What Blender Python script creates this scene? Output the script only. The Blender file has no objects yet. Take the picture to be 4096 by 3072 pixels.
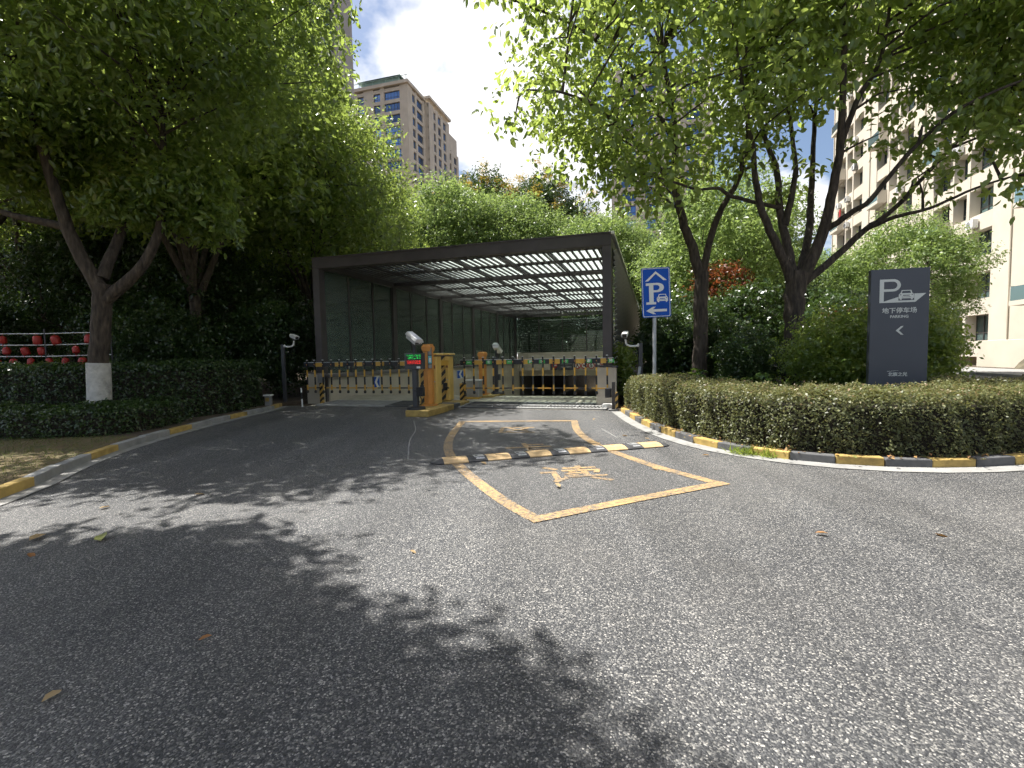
import bpy, math, random
import numpy as np
from mathutils import Matrix, Vector

# ------------------------------------------------------------------ camera, sky, sun, exposure
S = bpy.context.scene
COL = S.collection
R = math.radians
PITCH, ROLL, EYE = R(3.35), R(1.03), 1.3
Fw = Vector((0, math.cos(PITCH), -math.sin(PITCH)))
U0 = Vector((0, math.sin(PITCH), math.cos(PITCH)))
R0 = Vector((1, 0, 0))
Rt = R0 * math.cos(ROLL) - U0 * math.sin(ROLL)
Up = U0 * math.cos(ROLL) + R0 * math.sin(ROLL)
cam_d = bpy.data.cameras.new('camera')
cam_d.sensor_width = 36
cam_d.lens = 36 * 1926 / 4096
cam_d.clip_end = 3000
cam_d.clip_start = 0.05
cam = bpy.data.objects.new('camera', cam_d)
COL.objects.link(cam)
cam.matrix_world = Matrix(((Rt.x, Up.x, -Fw.x, 0), (Rt.y, Up.y, -Fw.y, 0), (Rt.z, Up.z, -Fw.z, EYE), (0, 0, 0, 1)))
S.camera = cam

SUN_AZ, SUN_EL = R(-66), R(64)          # azimuth from +Y, clockwise seen from above
sun_dir = Vector((math.sin(SUN_AZ) * math.cos(SUN_EL), math.cos(SUN_AZ) * math.cos(SUN_EL), math.sin(SUN_EL)))

W = bpy.data.worlds.new('World')
S.world = W
W.use_nodes = True
nt = W.node_tree
for n in list(nt.nodes):
    nt.nodes.remove(n)
def wn(t, **k):
    n = nt.nodes.new(t)
    for a, b in k.items():
        setattr(n, a, b)
    return n
sky = wn('ShaderNodeTexSky', sky_type='NISHITA', sun_disc=False)
sky.sun_elevation = SUN_EL
sky.sun_rotation = SUN_AZ
sky.air_density = 1.0
sky.dust_density = 2.2
sky.ozone_density = 1.2
tc = wn('ShaderNodeTexCoord')
sep = wn('ShaderNodeSeparateXYZ')
nt.links.new(tc.outputs['Generated'], sep.inputs[0])
zz = wn('ShaderNodeMath', operation='MAXIMUM'); zz.inputs[1].default_value = 0.0
nt.links.new(sep.outputs['Z'], zz.inputs[0])
zp = wn('ShaderNodeMath', operation='ADD'); zp.inputs[1].default_value = 0.35
nt.links.new(zz.outputs[0], zp.inputs[0])
dv = wn('ShaderNodeVectorMath', operation='DIVIDE')
cmb = wn('ShaderNodeCombineXYZ')
for i in range(3):
    nt.links.new(zp.outputs[0], cmb.inputs[i])
nt.links.new(tc.outputs['Generated'], dv.inputs[0])
nt.links.new(cmb.outputs[0], dv.inputs[1])
mp = wn('ShaderNodeMapping')
mp.inputs['Location'].default_value = (-7.98, -4.91, 2.72)
nt.links.new(dv.outputs[0], mp.inputs['Vector'])
cn = wn('ShaderNodeTexNoise')
cn.inputs['Scale'].default_value = 1.45
cn.inputs['Detail'].default_value = 7
cn.inputs['Roughness'].default_value = 0.55
nt.links.new(mp.outputs[0], cn.inputs['Vector'])
cr = wn('ShaderNodeValToRGB')
cr.color_ramp.elements[0].position = 0.515
cr.color_ramp.elements[1].position = 0.575
cr.color_ramp.elements[0].color = (0, 0, 0, 1)
cr.color_ramp.elements[1].color = (1, 1, 1, 1)
nt.links.new(cn.outputs['Fac'], cr.inputs['Fac'])
cmix = wn('ShaderNodeMix', data_type='RGBA')
cmix.inputs[7].default_value = (7.6, 7.6, 7.7, 1)
nt.links.new(cr.outputs['Color'], cmix.inputs[0])
nt.links.new(sky.outputs[0], cmix.inputs[6])
bg = wn('ShaderNodeBackground')
bg.inputs['Strength'].default_value = 0.078
nt.links.new(cmix.outputs[2], bg.inputs['Color'])
wo = wn('ShaderNodeOutputWorld')
nt.links.new(bg.outputs[0], wo.inputs['Surface'])

sd = bpy.data.lights.new('sun', 'SUN')
sd.energy = 5.0
sd.angle = R(0.53)
sd.color = (1.0, 0.965, 0.91)
sun = bpy.data.objects.new('sun', sd)
COL.objects.link(sun)
sun.location = (-40, 30, 60)
sun.rotation_euler = sun_dir.to_track_quat('Z', 'Y').to_euler()

S.view_settings.view_transform = 'Standard'
S.view_settings.look = 'None'
S.view_settings.gamma = 1
S.view_settings.exposure = 1.12
S.view_settings.use_curve_mapping = False
S.render.engine = 'CYCLES'
cy = S.cycles
cy.use_denoising = True
cy.denoiser = 'OPENIMAGEDENOISE'
cy.use_adaptive_sampling = True
cy.adaptive_threshold = 0.04
cy.max_bounces = 6
cy.diffuse_bounces = 2
cy.glossy_bounces = 2
cy.transmission_bounces = 3
cy.transparent_max_bounces = 10
cy.caustics_reflective = False
cy.caustics_refractive = False
cy.sample_clamp_indirect = 4

# ------------------------------------------------------------------ frame of the entrance (u along its front, v into it)
AL = R(16.5)
RZ = -AL
OX, OY = 2.50, 11.96
RV = np.array([math.cos(AL), -math.sin(AL)])
DV = np.array([math.sin(AL), math.cos(AL)])
def W2(u, v):
    return (OX + RV[0] * u + DV[0] * v, OY + RV[1] * u + DV[1] * v)

rng = np.random.default_rng(7)
random.seed(7)

# ------------------------------------------------------------------ materials
MATS = {}
def newmat(name):
    m = bpy.data.materials.new(name)
    m.use_nodes = True
    MATS[name] = m
    t = m.node_tree
    return m, t, t.nodes['Principled BSDF']
def N(t, typ, **k):
    n = t.nodes.new(typ)
    for a, b in k.items():
        setattr(n, a, b)
    return n
def L(t, a, b):
    t.links.new(a, b)
def ramp(t, fac, stops):
    r = N(t, 'ShaderNodeValToRGB')
    e = r.color_ramp.elements
    while len(e) < len(stops):
        e.new(0.5)
    for i, (p, c) in enumerate(stops):
        e[i].position = p
        e[i].color = (c[0], c[1], c[2], 1)
    L(t, fac, r.inputs['Fac'])
    return r.outputs['Color']
def noise(t, scale, detail=4, rough=0.55, co='Object'):
    c = N(t, 'ShaderNodeTexCoord')
    n = N(t, 'ShaderNodeTexNoise')
    n.inputs['Scale'].default_value = scale
    n.inputs['Detail'].default_value = detail
    n.inputs['Roughness'].default_value = rough
    L(t, c.outputs[co], n.inputs['Vector'])
    return n.outputs['Fac']
def bump(t, p, fac, strength=0.3, dist=0.01):
    b = N(t, 'ShaderNodeBump')
    b.inputs['Strength'].default_value = strength
    b.inputs['Distance'].default_value = dist
    L(t, fac, b.inputs['Height'])
    L(t, b.outputs[0], p.inputs['Normal'])
def mixc(t, fac, a, b):
    m = N(t, 'ShaderNodeMix', data_type='RGBA')
    for s, v in ((0, fac), (6, a), (7, b)):
        if hasattr(v, 'is_output'):
            L(t, v, m.inputs[s])
        elif s == 0:
            m.inputs[0].default_value = v
        else:
            m.inputs[s].default_value = (v[0], v[1], v[2], 1)
    return m.outputs[2]
def simple(name, col, rough=0.5, metal=0.0, var=0.18, scale=6.0, dirt=0.25, bmp=0.05, spec=0.5):
    m, t, p = newmat(name)
    f = noise(t, scale, 5)
    lo = [c * (1 - var) for c in col]
    hi = [min(1, c * (1 + var)) for c in col]
    c = ramp(t, f, [(0.3, lo), (0.7, hi)])
    if dirt > 0:
        d = noise(t, scale * 0.35, 8, 0.7)
        r = ramp(t, d, [(0.52, (0, 0, 0)), (0.72, (dirt, dirt, dirt))])
        c = mixc(t, r, c, [x * 0.35 + 0.01 for x in col])
    L(t, c, p.inputs['Base Color'])
    p.inputs['Roughness'].default_value = rough
    p.inputs['Metallic'].default_value = metal
    p.inputs['Specular IOR Level'].default_value = spec
    if bmp:
        bump(t, p, noise(t, scale * 8, 3), bmp, 0.004)
    return m

simple('brown_steel', (0.062, 0.053, 0.052), 0.5, 0.0, 0.2, 3, 0.4, 0.08)
simple('flashing', (0.72, 0.74, 0.72), 0.4, 0.1)  # edge strip, its pale colour stands in for the sunlit roof glass edge
simple('louvre_grey', (0.42, 0.41, 0.39), 0.5, 0.0, 0.15, 2, 0.3)
simple('beige_panel', (0.52, 0.47, 0.38), 0.6, 0, 0.07, 2.5, 0.25)
simple('beige_floor', (0.42, 0.38, 0.30), 0.75, 0, 0.15, 4, 0.45, 0.2)
simple('coping', (0.16, 0.15, 0.15), 0.6)
simple('interior', (0.18, 0.17, 0.16), 0.8)
simple('yellow', (0.62, 0.36, 0.06), 0.45, 0, 0.1, 6, 0.45)
simple('cream_yellow', (0.72, 0.48, 0.13), 0.42, 0, 0.07, 5, 0.35)
simple('orange', (0.62, 0.26, 0.05), 0.42, 0, 0.08, 5, 0.3)
simple('black', (0.018, 0.018, 0.02), 0.45, 0, 0.3, 6, 0.0)
simple('dark_grey', (0.05, 0.052, 0.058), 0.45, 0, 0.15)
simple('mid_grey', (0.24, 0.24, 0.24), 0.6)
simple('white', (0.78, 0.78, 0.76), 0.4, 0, 0.05, 4, 0.25)
simple('silver', (0.55, 0.56, 0.58), 0.35, 0.7, 0.1)
simple('galvanised', (0.42, 0.44, 0.46), 0.45, 0.6, 0.15, 8)
simple('concrete', (0.27, 0.265, 0.25), 0.85, 0, 0.15, 5, 0.4, 0.3)
simple('kerb_grey', (0.26, 0.26, 0.25), 0.85, 0, 0.2, 5, 0.5, 0.3)
simple('kerb_yellow', (0.42, 0.29, 0.085), 0.75, 0, 0.25, 7, 0.85, 0.4)
simple('kerb_black', (0.10, 0.10, 0.10), 0.75, 0, 0.3, 6, 0.4, 0.3)
simple('green_label', (0.06, 0.38, 0.08), 0.5, 0, 0.05, 4, 0.1)
simple('red', (0.42, 0.032, 0.025), 0.45, 0, 0.1, 6, 0.15)
simple('blue_paint', (0.004, 0.085, 0.46), 0.5, 0, 0.06, 3, 0.12, 0.02, 0.25)
simple('teal_sticker', (0.15, 0.50, 0.58), 0.4)
simple('sign_white', (0.80, 0.80, 0.76), 0.5, 0, 0.03, 4, 0.1)
simple('totem', (0.058, 0.066, 0.084), 0.38, 0, 0.06, 2, 0.1, 0.02)
simple('totem_white', (0.62, 0.64, 0.60), 0.5, 0, 0.04, 4, 0.1)
simple('rubber', (0.05, 0.05, 0.052), 0.75, 0, 0.3, 12, 0.0, 0.5)
simple('bump_yellow', (0.58, 0.40, 0.20), 0.6, 0, 0.12, 10, 0.5, 0.4)
simple('reflector', (0.36, 0.36, 0.36), 0.3, 0.2)
simple('grate', (0.34, 0.335, 0.32), 0.8, 0, 0.18, 6, 0.4, 0.2)
simple('iron_grate', (0.09, 0.09, 0.09), 0.7, 0, 0.2, 6, 0.3, 0.2)
simple('net', (0.10, 0.085, 0.055), 0.9, 0, 0.4, 3, 0.4, 0.6)
simple('tan_wall', (0.60, 0.54, 0.44), 0.8, 0, 0.1, 0.6, 0.15)
simple('cream_stone', (0.58, 0.525, 0.43), 0.75, 0, 0.08, 0.5, 0.18)
simple('cream_stone_dark', (0.50, 0.42, 0.31), 0.8, 0, 0.08, 0.5, 0.2)
simple('tower_stone', (0.56, 0.49, 0.40), 0.8, 0, 0.1, 0.4, 0.2)
simple('grey_stone', (0.36, 0.33, 0.31), 0.8, 0, 0.1, 0.4, 0.2)
simple('dark_panel', (0.07, 0.065, 0.075), 0.6)
simple('window_frame', (0.055, 0.052, 0.05), 0.4)
simple('terracotta', (0.30, 0.12, 0.06), 0.8)
simple('copper_roof', (0.24, 0.36, 0.34), 0.6)
simple('tyre', (0.02, 0.02, 0.02), 0.8)
simple('car_white', (0.75, 0.75, 0.75), 0.25, 0, 0.02, 3, 0.05, 0.0)
simple('soil', (0.075, 0.055, 0.036), 0.95, 0, 0.4, 5, 0.3, 0.7)
simple('hedge_core', (0.022, 0.018, 0.011), 0.95, 0, 0.4, 20, 0.0, 0.9)

def glassmat(name, tint, refl_rough=0.03, extra=0.10):
    m, t, p = newmat(name)
    t.nodes.remove(p)
    o = t.nodes['Material Output']
    tr = N(t, 'ShaderNodeBsdfTransparent'); tr.inputs[0].default_value = (*tint, 1)
    gl = N(t, 'ShaderNodeBsdfGlossy'); gl.inputs['Roughness'].default_value = refl_rough
    gl.inputs['Color'].default_value = (0.9, 0.95, 0.92, 1)
    fr = N(t, 'ShaderNodeFresnel'); fr.inputs[0].default_value = 1.5
    ad = N(t, 'ShaderNodeMath', operation='ADD'); ad.inputs[1].default_value = 0.03
    L(t, fr.outputs[0], ad.inputs[0])
    mx = N(t, 'ShaderNodeMixShader')
    L(t, ad.outputs[0], mx.inputs[0]); L(t, tr.outputs[0], mx.inputs[1]); L(t, gl.outputs[0], mx.inputs[2])
    df = N(t, 'ShaderNodeBsdfDiffuse'); df.inputs[0].default_value = (0.34, 0.41, 0.36, 1)
    tcg = N(t, 'ShaderNodeTexCoord'); mpg = N(t, 'ShaderNodeMapping'); mpg.inputs['Scale'].default_value = (0.8, 0.8, 7.5)
    L(t, tcg.outputs['Object'], mpg.inputs[0])
    dn = N(t, 'ShaderNodeTexNoise'); dn.inputs['Scale'].default_value = 1.3; dn.inputs['Detail'].default_value = 4
    L(t, mpg.outputs[0], dn.inputs['Vector'])
    d = dn.outputs['Fac']
    rr = N(t, 'ShaderNodeMapRange'); rr.inputs[1].default_value = 0.35; rr.inputs[2].default_value = 0.75
    rr.inputs[3].default_value = extra * 0.5; rr.inputs[4].default_value = extra * 1.6
    L(t, d, rr.inputs[0])
    m2 = N(t, 'ShaderNodeMixShader')
    L(t, rr.outputs[0], m2.inputs[0]); L(t, mx.outputs[0], m2.inputs[1]); L(t, df.outputs[0], m2.inputs[2])
    L(t, m2.outputs[0], o.inputs[0])
    return m
glassmat('canopy_glass', (0.74, 0.86, 0.78), 0.03, 0.24)
glassmat('back_glass', (0.66, 0.76, 0.70), 0.03, 0.05)
m = glassmat('roof_glass', (0.80, 0.88, 0.85), 0.05, 0.10)
t = m.node_tree
o_ = t.nodes['Material Output']
src_ = o_.inputs[0].links[0].from_socket
tl = N(t, 'ShaderNodeBsdfTranslucent'); tl.inputs[0].default_value = (0.85, 0.88, 0.86, 1)
mx = N(t, 'ShaderNodeMixShader'); mx.inputs[0].default_value = 0.32
L(t, src_, mx.inputs[1]); L(t, tl.outputs[0], mx.inputs[2]); L(t, mx.outputs[0], o_.inputs[0])

def winmat(name, col, rough=0.06):
    m, t, p = newmat(name)
    i = N(t, 'ShaderNodeObjectInfo')
    c = ramp(t, i.outputs['Random'], [(0.0, [x * 0.5 for x in col]), (0.6, col), (1.0, [min(1, x * 1.7) for x in col])])
    L(t, c, p.inputs['Base Color'])
    p.inputs['Roughness'].default_value = rough
    p.inputs['Specular IOR Level'].default_value = 0.9
    p.inputs['Metallic'].default_value = 0.35
    return m
winmat('window_glass_blue', (0.10, 0.20, 0.42))
winmat('window_glass', (0.13, 0.20, 0.20))

def emit(name, col, s):
    m, t, p = newmat(name)
    p.inputs['Base Color'].default_value = (0.01, 0.01, 0.01, 1)
    p.inputs['Emission Color'].default_value = (*col, 1)
    p.inputs['Emission Strength'].default_value = s
emit('led_green', (0.02, 0.9, 0.12), 0.75)
emit('led_red', (1.0, 0.03, 0.02), 0.85)

# asphalt: dark binder with pale stone chips
def asphalt_nodes(t, p):
    c = N(t, 'ShaderNodeTexCoord')
    col = None
    v1 = N(t, 'ShaderNodeTexVoronoi'); v1.inputs['Scale'].default_value = 140
    v2 = N(t, 'ShaderNodeTexVoronoi'); v2.inputs['Scale'].default_value = 85
    for v in (v1, v2):
        L(t, c.outputs['Object'], v.inputs['Vector'])
    s1 = N(t, 'ShaderNodeSeparateColor'); L(t, v1.outputs['Color'], s1.inputs[0])
    s2 = N(t, 'ShaderNodeSeparateColor'); L(t, v2.outputs['Color'], s2.inputs[0])
    base = ramp(t, s1.outputs[0], [(0.0, (0.026, 0.028, 0.032)), (0.55, (0.062, 0.064, 0.067)), (0.80, (0.135, 0.133, 0.13)), (0.94, (0.23, 0.225, 0.21)), (1.0, (0.37, 0.355, 0.33))])
    # sparse larger pale chips
    r2 = N(t, 'ShaderNodeMath', operation='GREATER_THAN'); r2.inputs[1].default_value = 0.90
    L(t, s2.outputs[1], r2.inputs[0])
    d2 = N(t, 'ShaderNodeMath', operation='LESS_THAN'); d2.inputs[1].default_value = 0.38
    L(t, v2.outputs['Distance'], d2.inputs[0])
    m2 = N(t, 'ShaderNodeMath', operation='MULTIPLY'); L(t, r2.outputs[0], m2.inputs[0]); L(t, d2.outputs[0], m2.inputs[1])
    base = mixc(t, m2.outputs[0], base, (0.44, 0.42, 0.385))
    # hairline cracks and old oil stains
    wob = N(t, 'ShaderNodeTexNoise'); wob.inputs['Scale'].default_value = 1.3; wob.inputs['Detail'].default_value = 6
    L(t, c.outputs['Object'], wob.inputs['Vector'])
    wv = N(t, 'ShaderNodeVectorMath', operation='MULTIPLY_ADD'); wv.inputs[1].default_value = (1.4, 1.4, 0)
    L(t, wob.outputs['Color'], wv.inputs[0]); L(t, c.outputs['Object'], wv.inputs[2])
    ck = N(t, 'ShaderNodeTexVoronoi', feature='DISTANCE_TO_EDGE'); ck.inputs['Scale'].default_value = 0.33
    L(t, wv.outputs[0], ck.inputs['Vector'])
    cl_ = N(t, 'ShaderNodeMath', operation='LESS_THAN'); cl_.inputs[1].default_value = 0.0016; L(t, ck.outputs['Distance'], cl_.inputs[0])
    cm = N(t, 'ShaderNodeMath', operation='MULTIPLY'); L(t, cl_.outputs[0], cm.inputs[0]); L(t, ramp(t, noise(t, 0.4, 2), [(0.48, (0, 0, 0)), (0.60, (0.8, 0.8, 0.8))]), cm.inputs[1])
    base = mixc(t, cm.outputs[0], base, (0.018, 0.018, 0.02))
    st_ = ramp(t, noise(t, 1.1, 3, 0.45), [(0.62, (0, 0, 0)), (0.74, (0.5, 0.5, 0.5))])
    base = mixc(t, st_, base, (0.035, 0.035, 0.036))
    du_ = ramp(t, noise(t, 0.23, 7, 0.7), [(0.47, (0, 0, 0)), (0.72, (0.5, 0.5, 0.5))])
    base = mixc(t, du_, base, (0.15, 0.142, 0.13))
    mpw = N(t, 'ShaderNodeMapping'); mpw.inputs['Rotation'].default_value = (0, 0, R(12)); mpw.inputs['Scale'].default_value = (1.5, 0.13, 1)
    L(t, c.outputs['Object'], mpw.inputs[0])
    wp = N(t, 'ShaderNodeTexNoise'); wp.inputs['Scale'].default_value = 1.0; wp.inputs['Detail'].default_value = 3
    L(t, mpw.outputs[0], wp.inputs['Vector'])
    wr = ramp(t, wp.outputs['Fac'], [(0.35, (0.80, 0.80, 0.80)), (0.65, (1.12, 1.12, 1.12))])
    mw = N(t, 'ShaderNodeMix', data_type='RGBA', blend_type='MULTIPLY'); mw.inputs[0].default_value = 1
    L(t, base, mw.inputs[6]); L(t, wr, mw.inputs[7]); base = mw.outputs[2]
    big = noise(t, 0.55, 6, 0.6)
    fac = ramp(t, big, [(0.3, (0.78, 0.78, 0.79)), (0.7, (1.15, 1.14, 1.12))])
    mm = N(t, 'ShaderNodeMix', data_type='RGBA', blend_type='MULTIPLY'); mm.inputs[0].default_value = 1
    L(t, base, mm.inputs[6]); L(t, fac, mm.inputs[7])
    return mm.outputs[2], v1, v2
m, t, p = newmat('asphalt')
colr, v1, v2 = asphalt_nodes(t, p)
L(t, colr, p.inputs['Base Color'])
p.inputs['Roughness'].default_value = 0.62
p.inputs['Specular IOR Level'].default_value = 0.45
hsum = N(t, 'ShaderNodeMath', operation='ADD'); L(t, v1.outputs['Distance'], hsum.inputs[0]); L(t, v2.outputs['Distance'], hsum.inputs[1])
inv = N(t, 'ShaderNodeMath', operation='MULTIPLY'); inv.inputs[1].default_value = -1; L(t, hsum.outputs[0], inv.inputs[0])
bump(t, p, inv.outputs[0], 0.75, 0.006)

m, t, p = newmat('road_paint')
colr, v1, v2 = asphalt_nodes(t, p)
w = noise(t, 26, 6, 0.7); w2 = noise(t, 1.8, 4, 0.6)
ws = N(t, 'ShaderNodeMath', operation='MULTIPLY_ADD'); L(t, w2, ws.inputs[0]); ws.inputs[1].default_value = 0.55; L(t, w, ws.inputs[2])
wear = ramp(t, ws.outputs[0], [(0.66, (0.12, 0.12, 0.12)), (0.90, (0.92, 0.92, 0.92))])
pc = ramp(t, noise(t, 40, 3), [(0.3, (0.43, 0.27, 0.105)), (0.7, (0.53, 0.35, 0.155))])
L(t, mixc(t, wear, pc, colr), p.inputs['Base Color'])
p.inputs['Roughness'].default_value = 0.6
bump(t, p, v1.outputs['Distance'], 0.35, 0.004)

m, t, p = newmat('dry_grass')
c = ramp(t, noise(t, 1.6, 8, 0.7), [(0.3, (0.05, 0.06, 0.02)), (0.5, (0.13, 0.10, 0.045)), (0.7, (0.09, 0.05, 0.028))])
L(t, c, p.inputs['Base Color']); p.inputs['Roughness'].default_value = 0.95
bump(t, p, noise(t, 60, 5), 0.8, 0.02)

m, t, p = newmat('bark')
f = N(t, 'ShaderNodeTexNoise'); f.inputs['Scale'].default_value = 9; f.inputs['Detail'].default_value = 6
c = N(t, 'ShaderNodeTexCoord'); mpn = N(t, 'ShaderNodeMapping'); mpn.inputs['Scale'].default_value = (2.2, 2.2, 0.5)
L(t, c.outputs['Object'], mpn.inputs[0]); L(t, mpn.outputs[0], f.inputs['Vector'])
L(t, ramp(t, f.outputs['Fac'], [(0.3, (0.022, 0.017, 0.013)), (0.6, (0.075, 0.058, 0.044)), (0.8, (0.14, 0.115, 0.085))]), p.inputs['Base Color'])
p.inputs['Roughness'].default_value = 0.9
bump(t, p, f.outputs['Fac'], 0.9, 0.03)
simple('whitewash', (0.50, 0.49, 0.46), 0.9, 0, 0.2, 9, 0.95, 0.8)

def leafmat(name, stops, trans=0.4, tcol=(0.30, 0.42, 0.06), rough=0.38, spec=0.5):
    m, t, p = newmat(name)
    a = N(t, 'ShaderNodeAttribute'); a.attribute_name = 'lv'
    c = ramp(t, a.outputs['Fac'], stops)
    L(t, c, p.inputs['Base Color'])
    p.inputs['Roughness'].default_value = rough
    p.inputs['Specular IOR Level'].default_value = spec
    tl = N(t, 'ShaderNodeBsdfTranslucent')
    mm = N(t, 'ShaderNodeMix', data_type='RGBA', blend_type='MIX'); mm.inputs[0].default_value = 0.6
    L(t, c, mm.inputs[6]); mm.inputs[7].default_value = (*tcol, 1)
    L(t, mm.outputs[2], tl.inputs[0])
    ms = N(t, 'ShaderNodeMixShader'); ms.inputs[0].default_value = trans
    L(t, p.outputs[0], ms.inputs[1]); L(t, tl.outputs[0], ms.inputs[2])
    L(t, ms.outputs[0], t.nodes['Material Output'].inputs[0])
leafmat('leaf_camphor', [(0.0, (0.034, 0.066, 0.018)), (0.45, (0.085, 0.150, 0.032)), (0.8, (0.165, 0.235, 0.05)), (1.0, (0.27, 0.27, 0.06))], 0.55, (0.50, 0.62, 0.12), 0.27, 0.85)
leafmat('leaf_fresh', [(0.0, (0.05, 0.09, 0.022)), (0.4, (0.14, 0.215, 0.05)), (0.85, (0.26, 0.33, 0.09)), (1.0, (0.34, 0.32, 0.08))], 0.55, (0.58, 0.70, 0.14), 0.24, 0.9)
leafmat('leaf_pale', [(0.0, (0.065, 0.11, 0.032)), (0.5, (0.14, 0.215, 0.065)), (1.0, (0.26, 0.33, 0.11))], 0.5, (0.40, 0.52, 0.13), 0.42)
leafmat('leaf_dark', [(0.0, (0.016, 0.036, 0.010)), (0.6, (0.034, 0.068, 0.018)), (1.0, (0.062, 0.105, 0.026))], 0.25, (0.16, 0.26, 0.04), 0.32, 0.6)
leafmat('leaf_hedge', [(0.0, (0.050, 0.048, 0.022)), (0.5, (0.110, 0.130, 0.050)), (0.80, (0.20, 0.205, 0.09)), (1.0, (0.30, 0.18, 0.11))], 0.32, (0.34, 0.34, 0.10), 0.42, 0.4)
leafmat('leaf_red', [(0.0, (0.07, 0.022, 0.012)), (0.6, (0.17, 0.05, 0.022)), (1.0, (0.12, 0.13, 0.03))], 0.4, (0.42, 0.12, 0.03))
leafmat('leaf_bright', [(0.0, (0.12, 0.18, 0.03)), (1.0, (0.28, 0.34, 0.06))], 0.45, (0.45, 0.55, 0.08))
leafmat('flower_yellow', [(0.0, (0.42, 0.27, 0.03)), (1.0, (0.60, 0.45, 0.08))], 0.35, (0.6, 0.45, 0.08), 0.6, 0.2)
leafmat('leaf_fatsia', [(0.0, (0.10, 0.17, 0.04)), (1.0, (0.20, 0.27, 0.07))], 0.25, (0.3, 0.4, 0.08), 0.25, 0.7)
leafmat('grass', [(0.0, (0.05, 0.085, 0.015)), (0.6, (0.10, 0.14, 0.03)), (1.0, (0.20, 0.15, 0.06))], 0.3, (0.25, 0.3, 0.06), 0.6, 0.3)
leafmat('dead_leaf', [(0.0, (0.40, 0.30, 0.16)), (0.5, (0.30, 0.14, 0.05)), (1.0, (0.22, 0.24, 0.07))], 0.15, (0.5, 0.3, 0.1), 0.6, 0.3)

def stripes(name, a, b, k, ax=(1, 0, 1)):
    m, t, p = newmat(name)
    c = N(t, 'ShaderNodeTexCoord')
    d = N(t, 'ShaderNodeVectorMath', operation='DOT_PRODUCT'); d.inputs[1].default_value = [x * k for x in ax]
    L(t, c.outputs['Object'], d.inputs[0])
    fr = N(t, 'ShaderNodeMath', operation='FRACT'); L(t, d.outputs['Value'], fr.inputs[0])
    g = N(t, 'ShaderNodeMath', operation='GREATER_THAN'); g.inputs[1].default_value = 0.5; L(t, fr.outputs[0], g.inputs[0])
    col = mixc(t, g.outputs[0], a, b)
    d2 = ramp(t, noise(t, 3, 8, 0.7), [(0.5, (0, 0, 0)), (0.75, (0.45, 0.45, 0.45))])
    L(t, mixc(t, d2, col, (0.05, 0.04, 0.025)), p.inputs['Base Color'])
    p.inputs['Roughness'].default_value = 0.5
stripes('hazard', (0.60, 0.38, 0.10), (0.02, 0.018, 0.016), 4.6, (-1, 0, 1))
stripes('hazard_small', (0.60, 0.38, 0.10), (0.02, 0.018, 0.016), 6.0, (-1, 0, 1))

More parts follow.
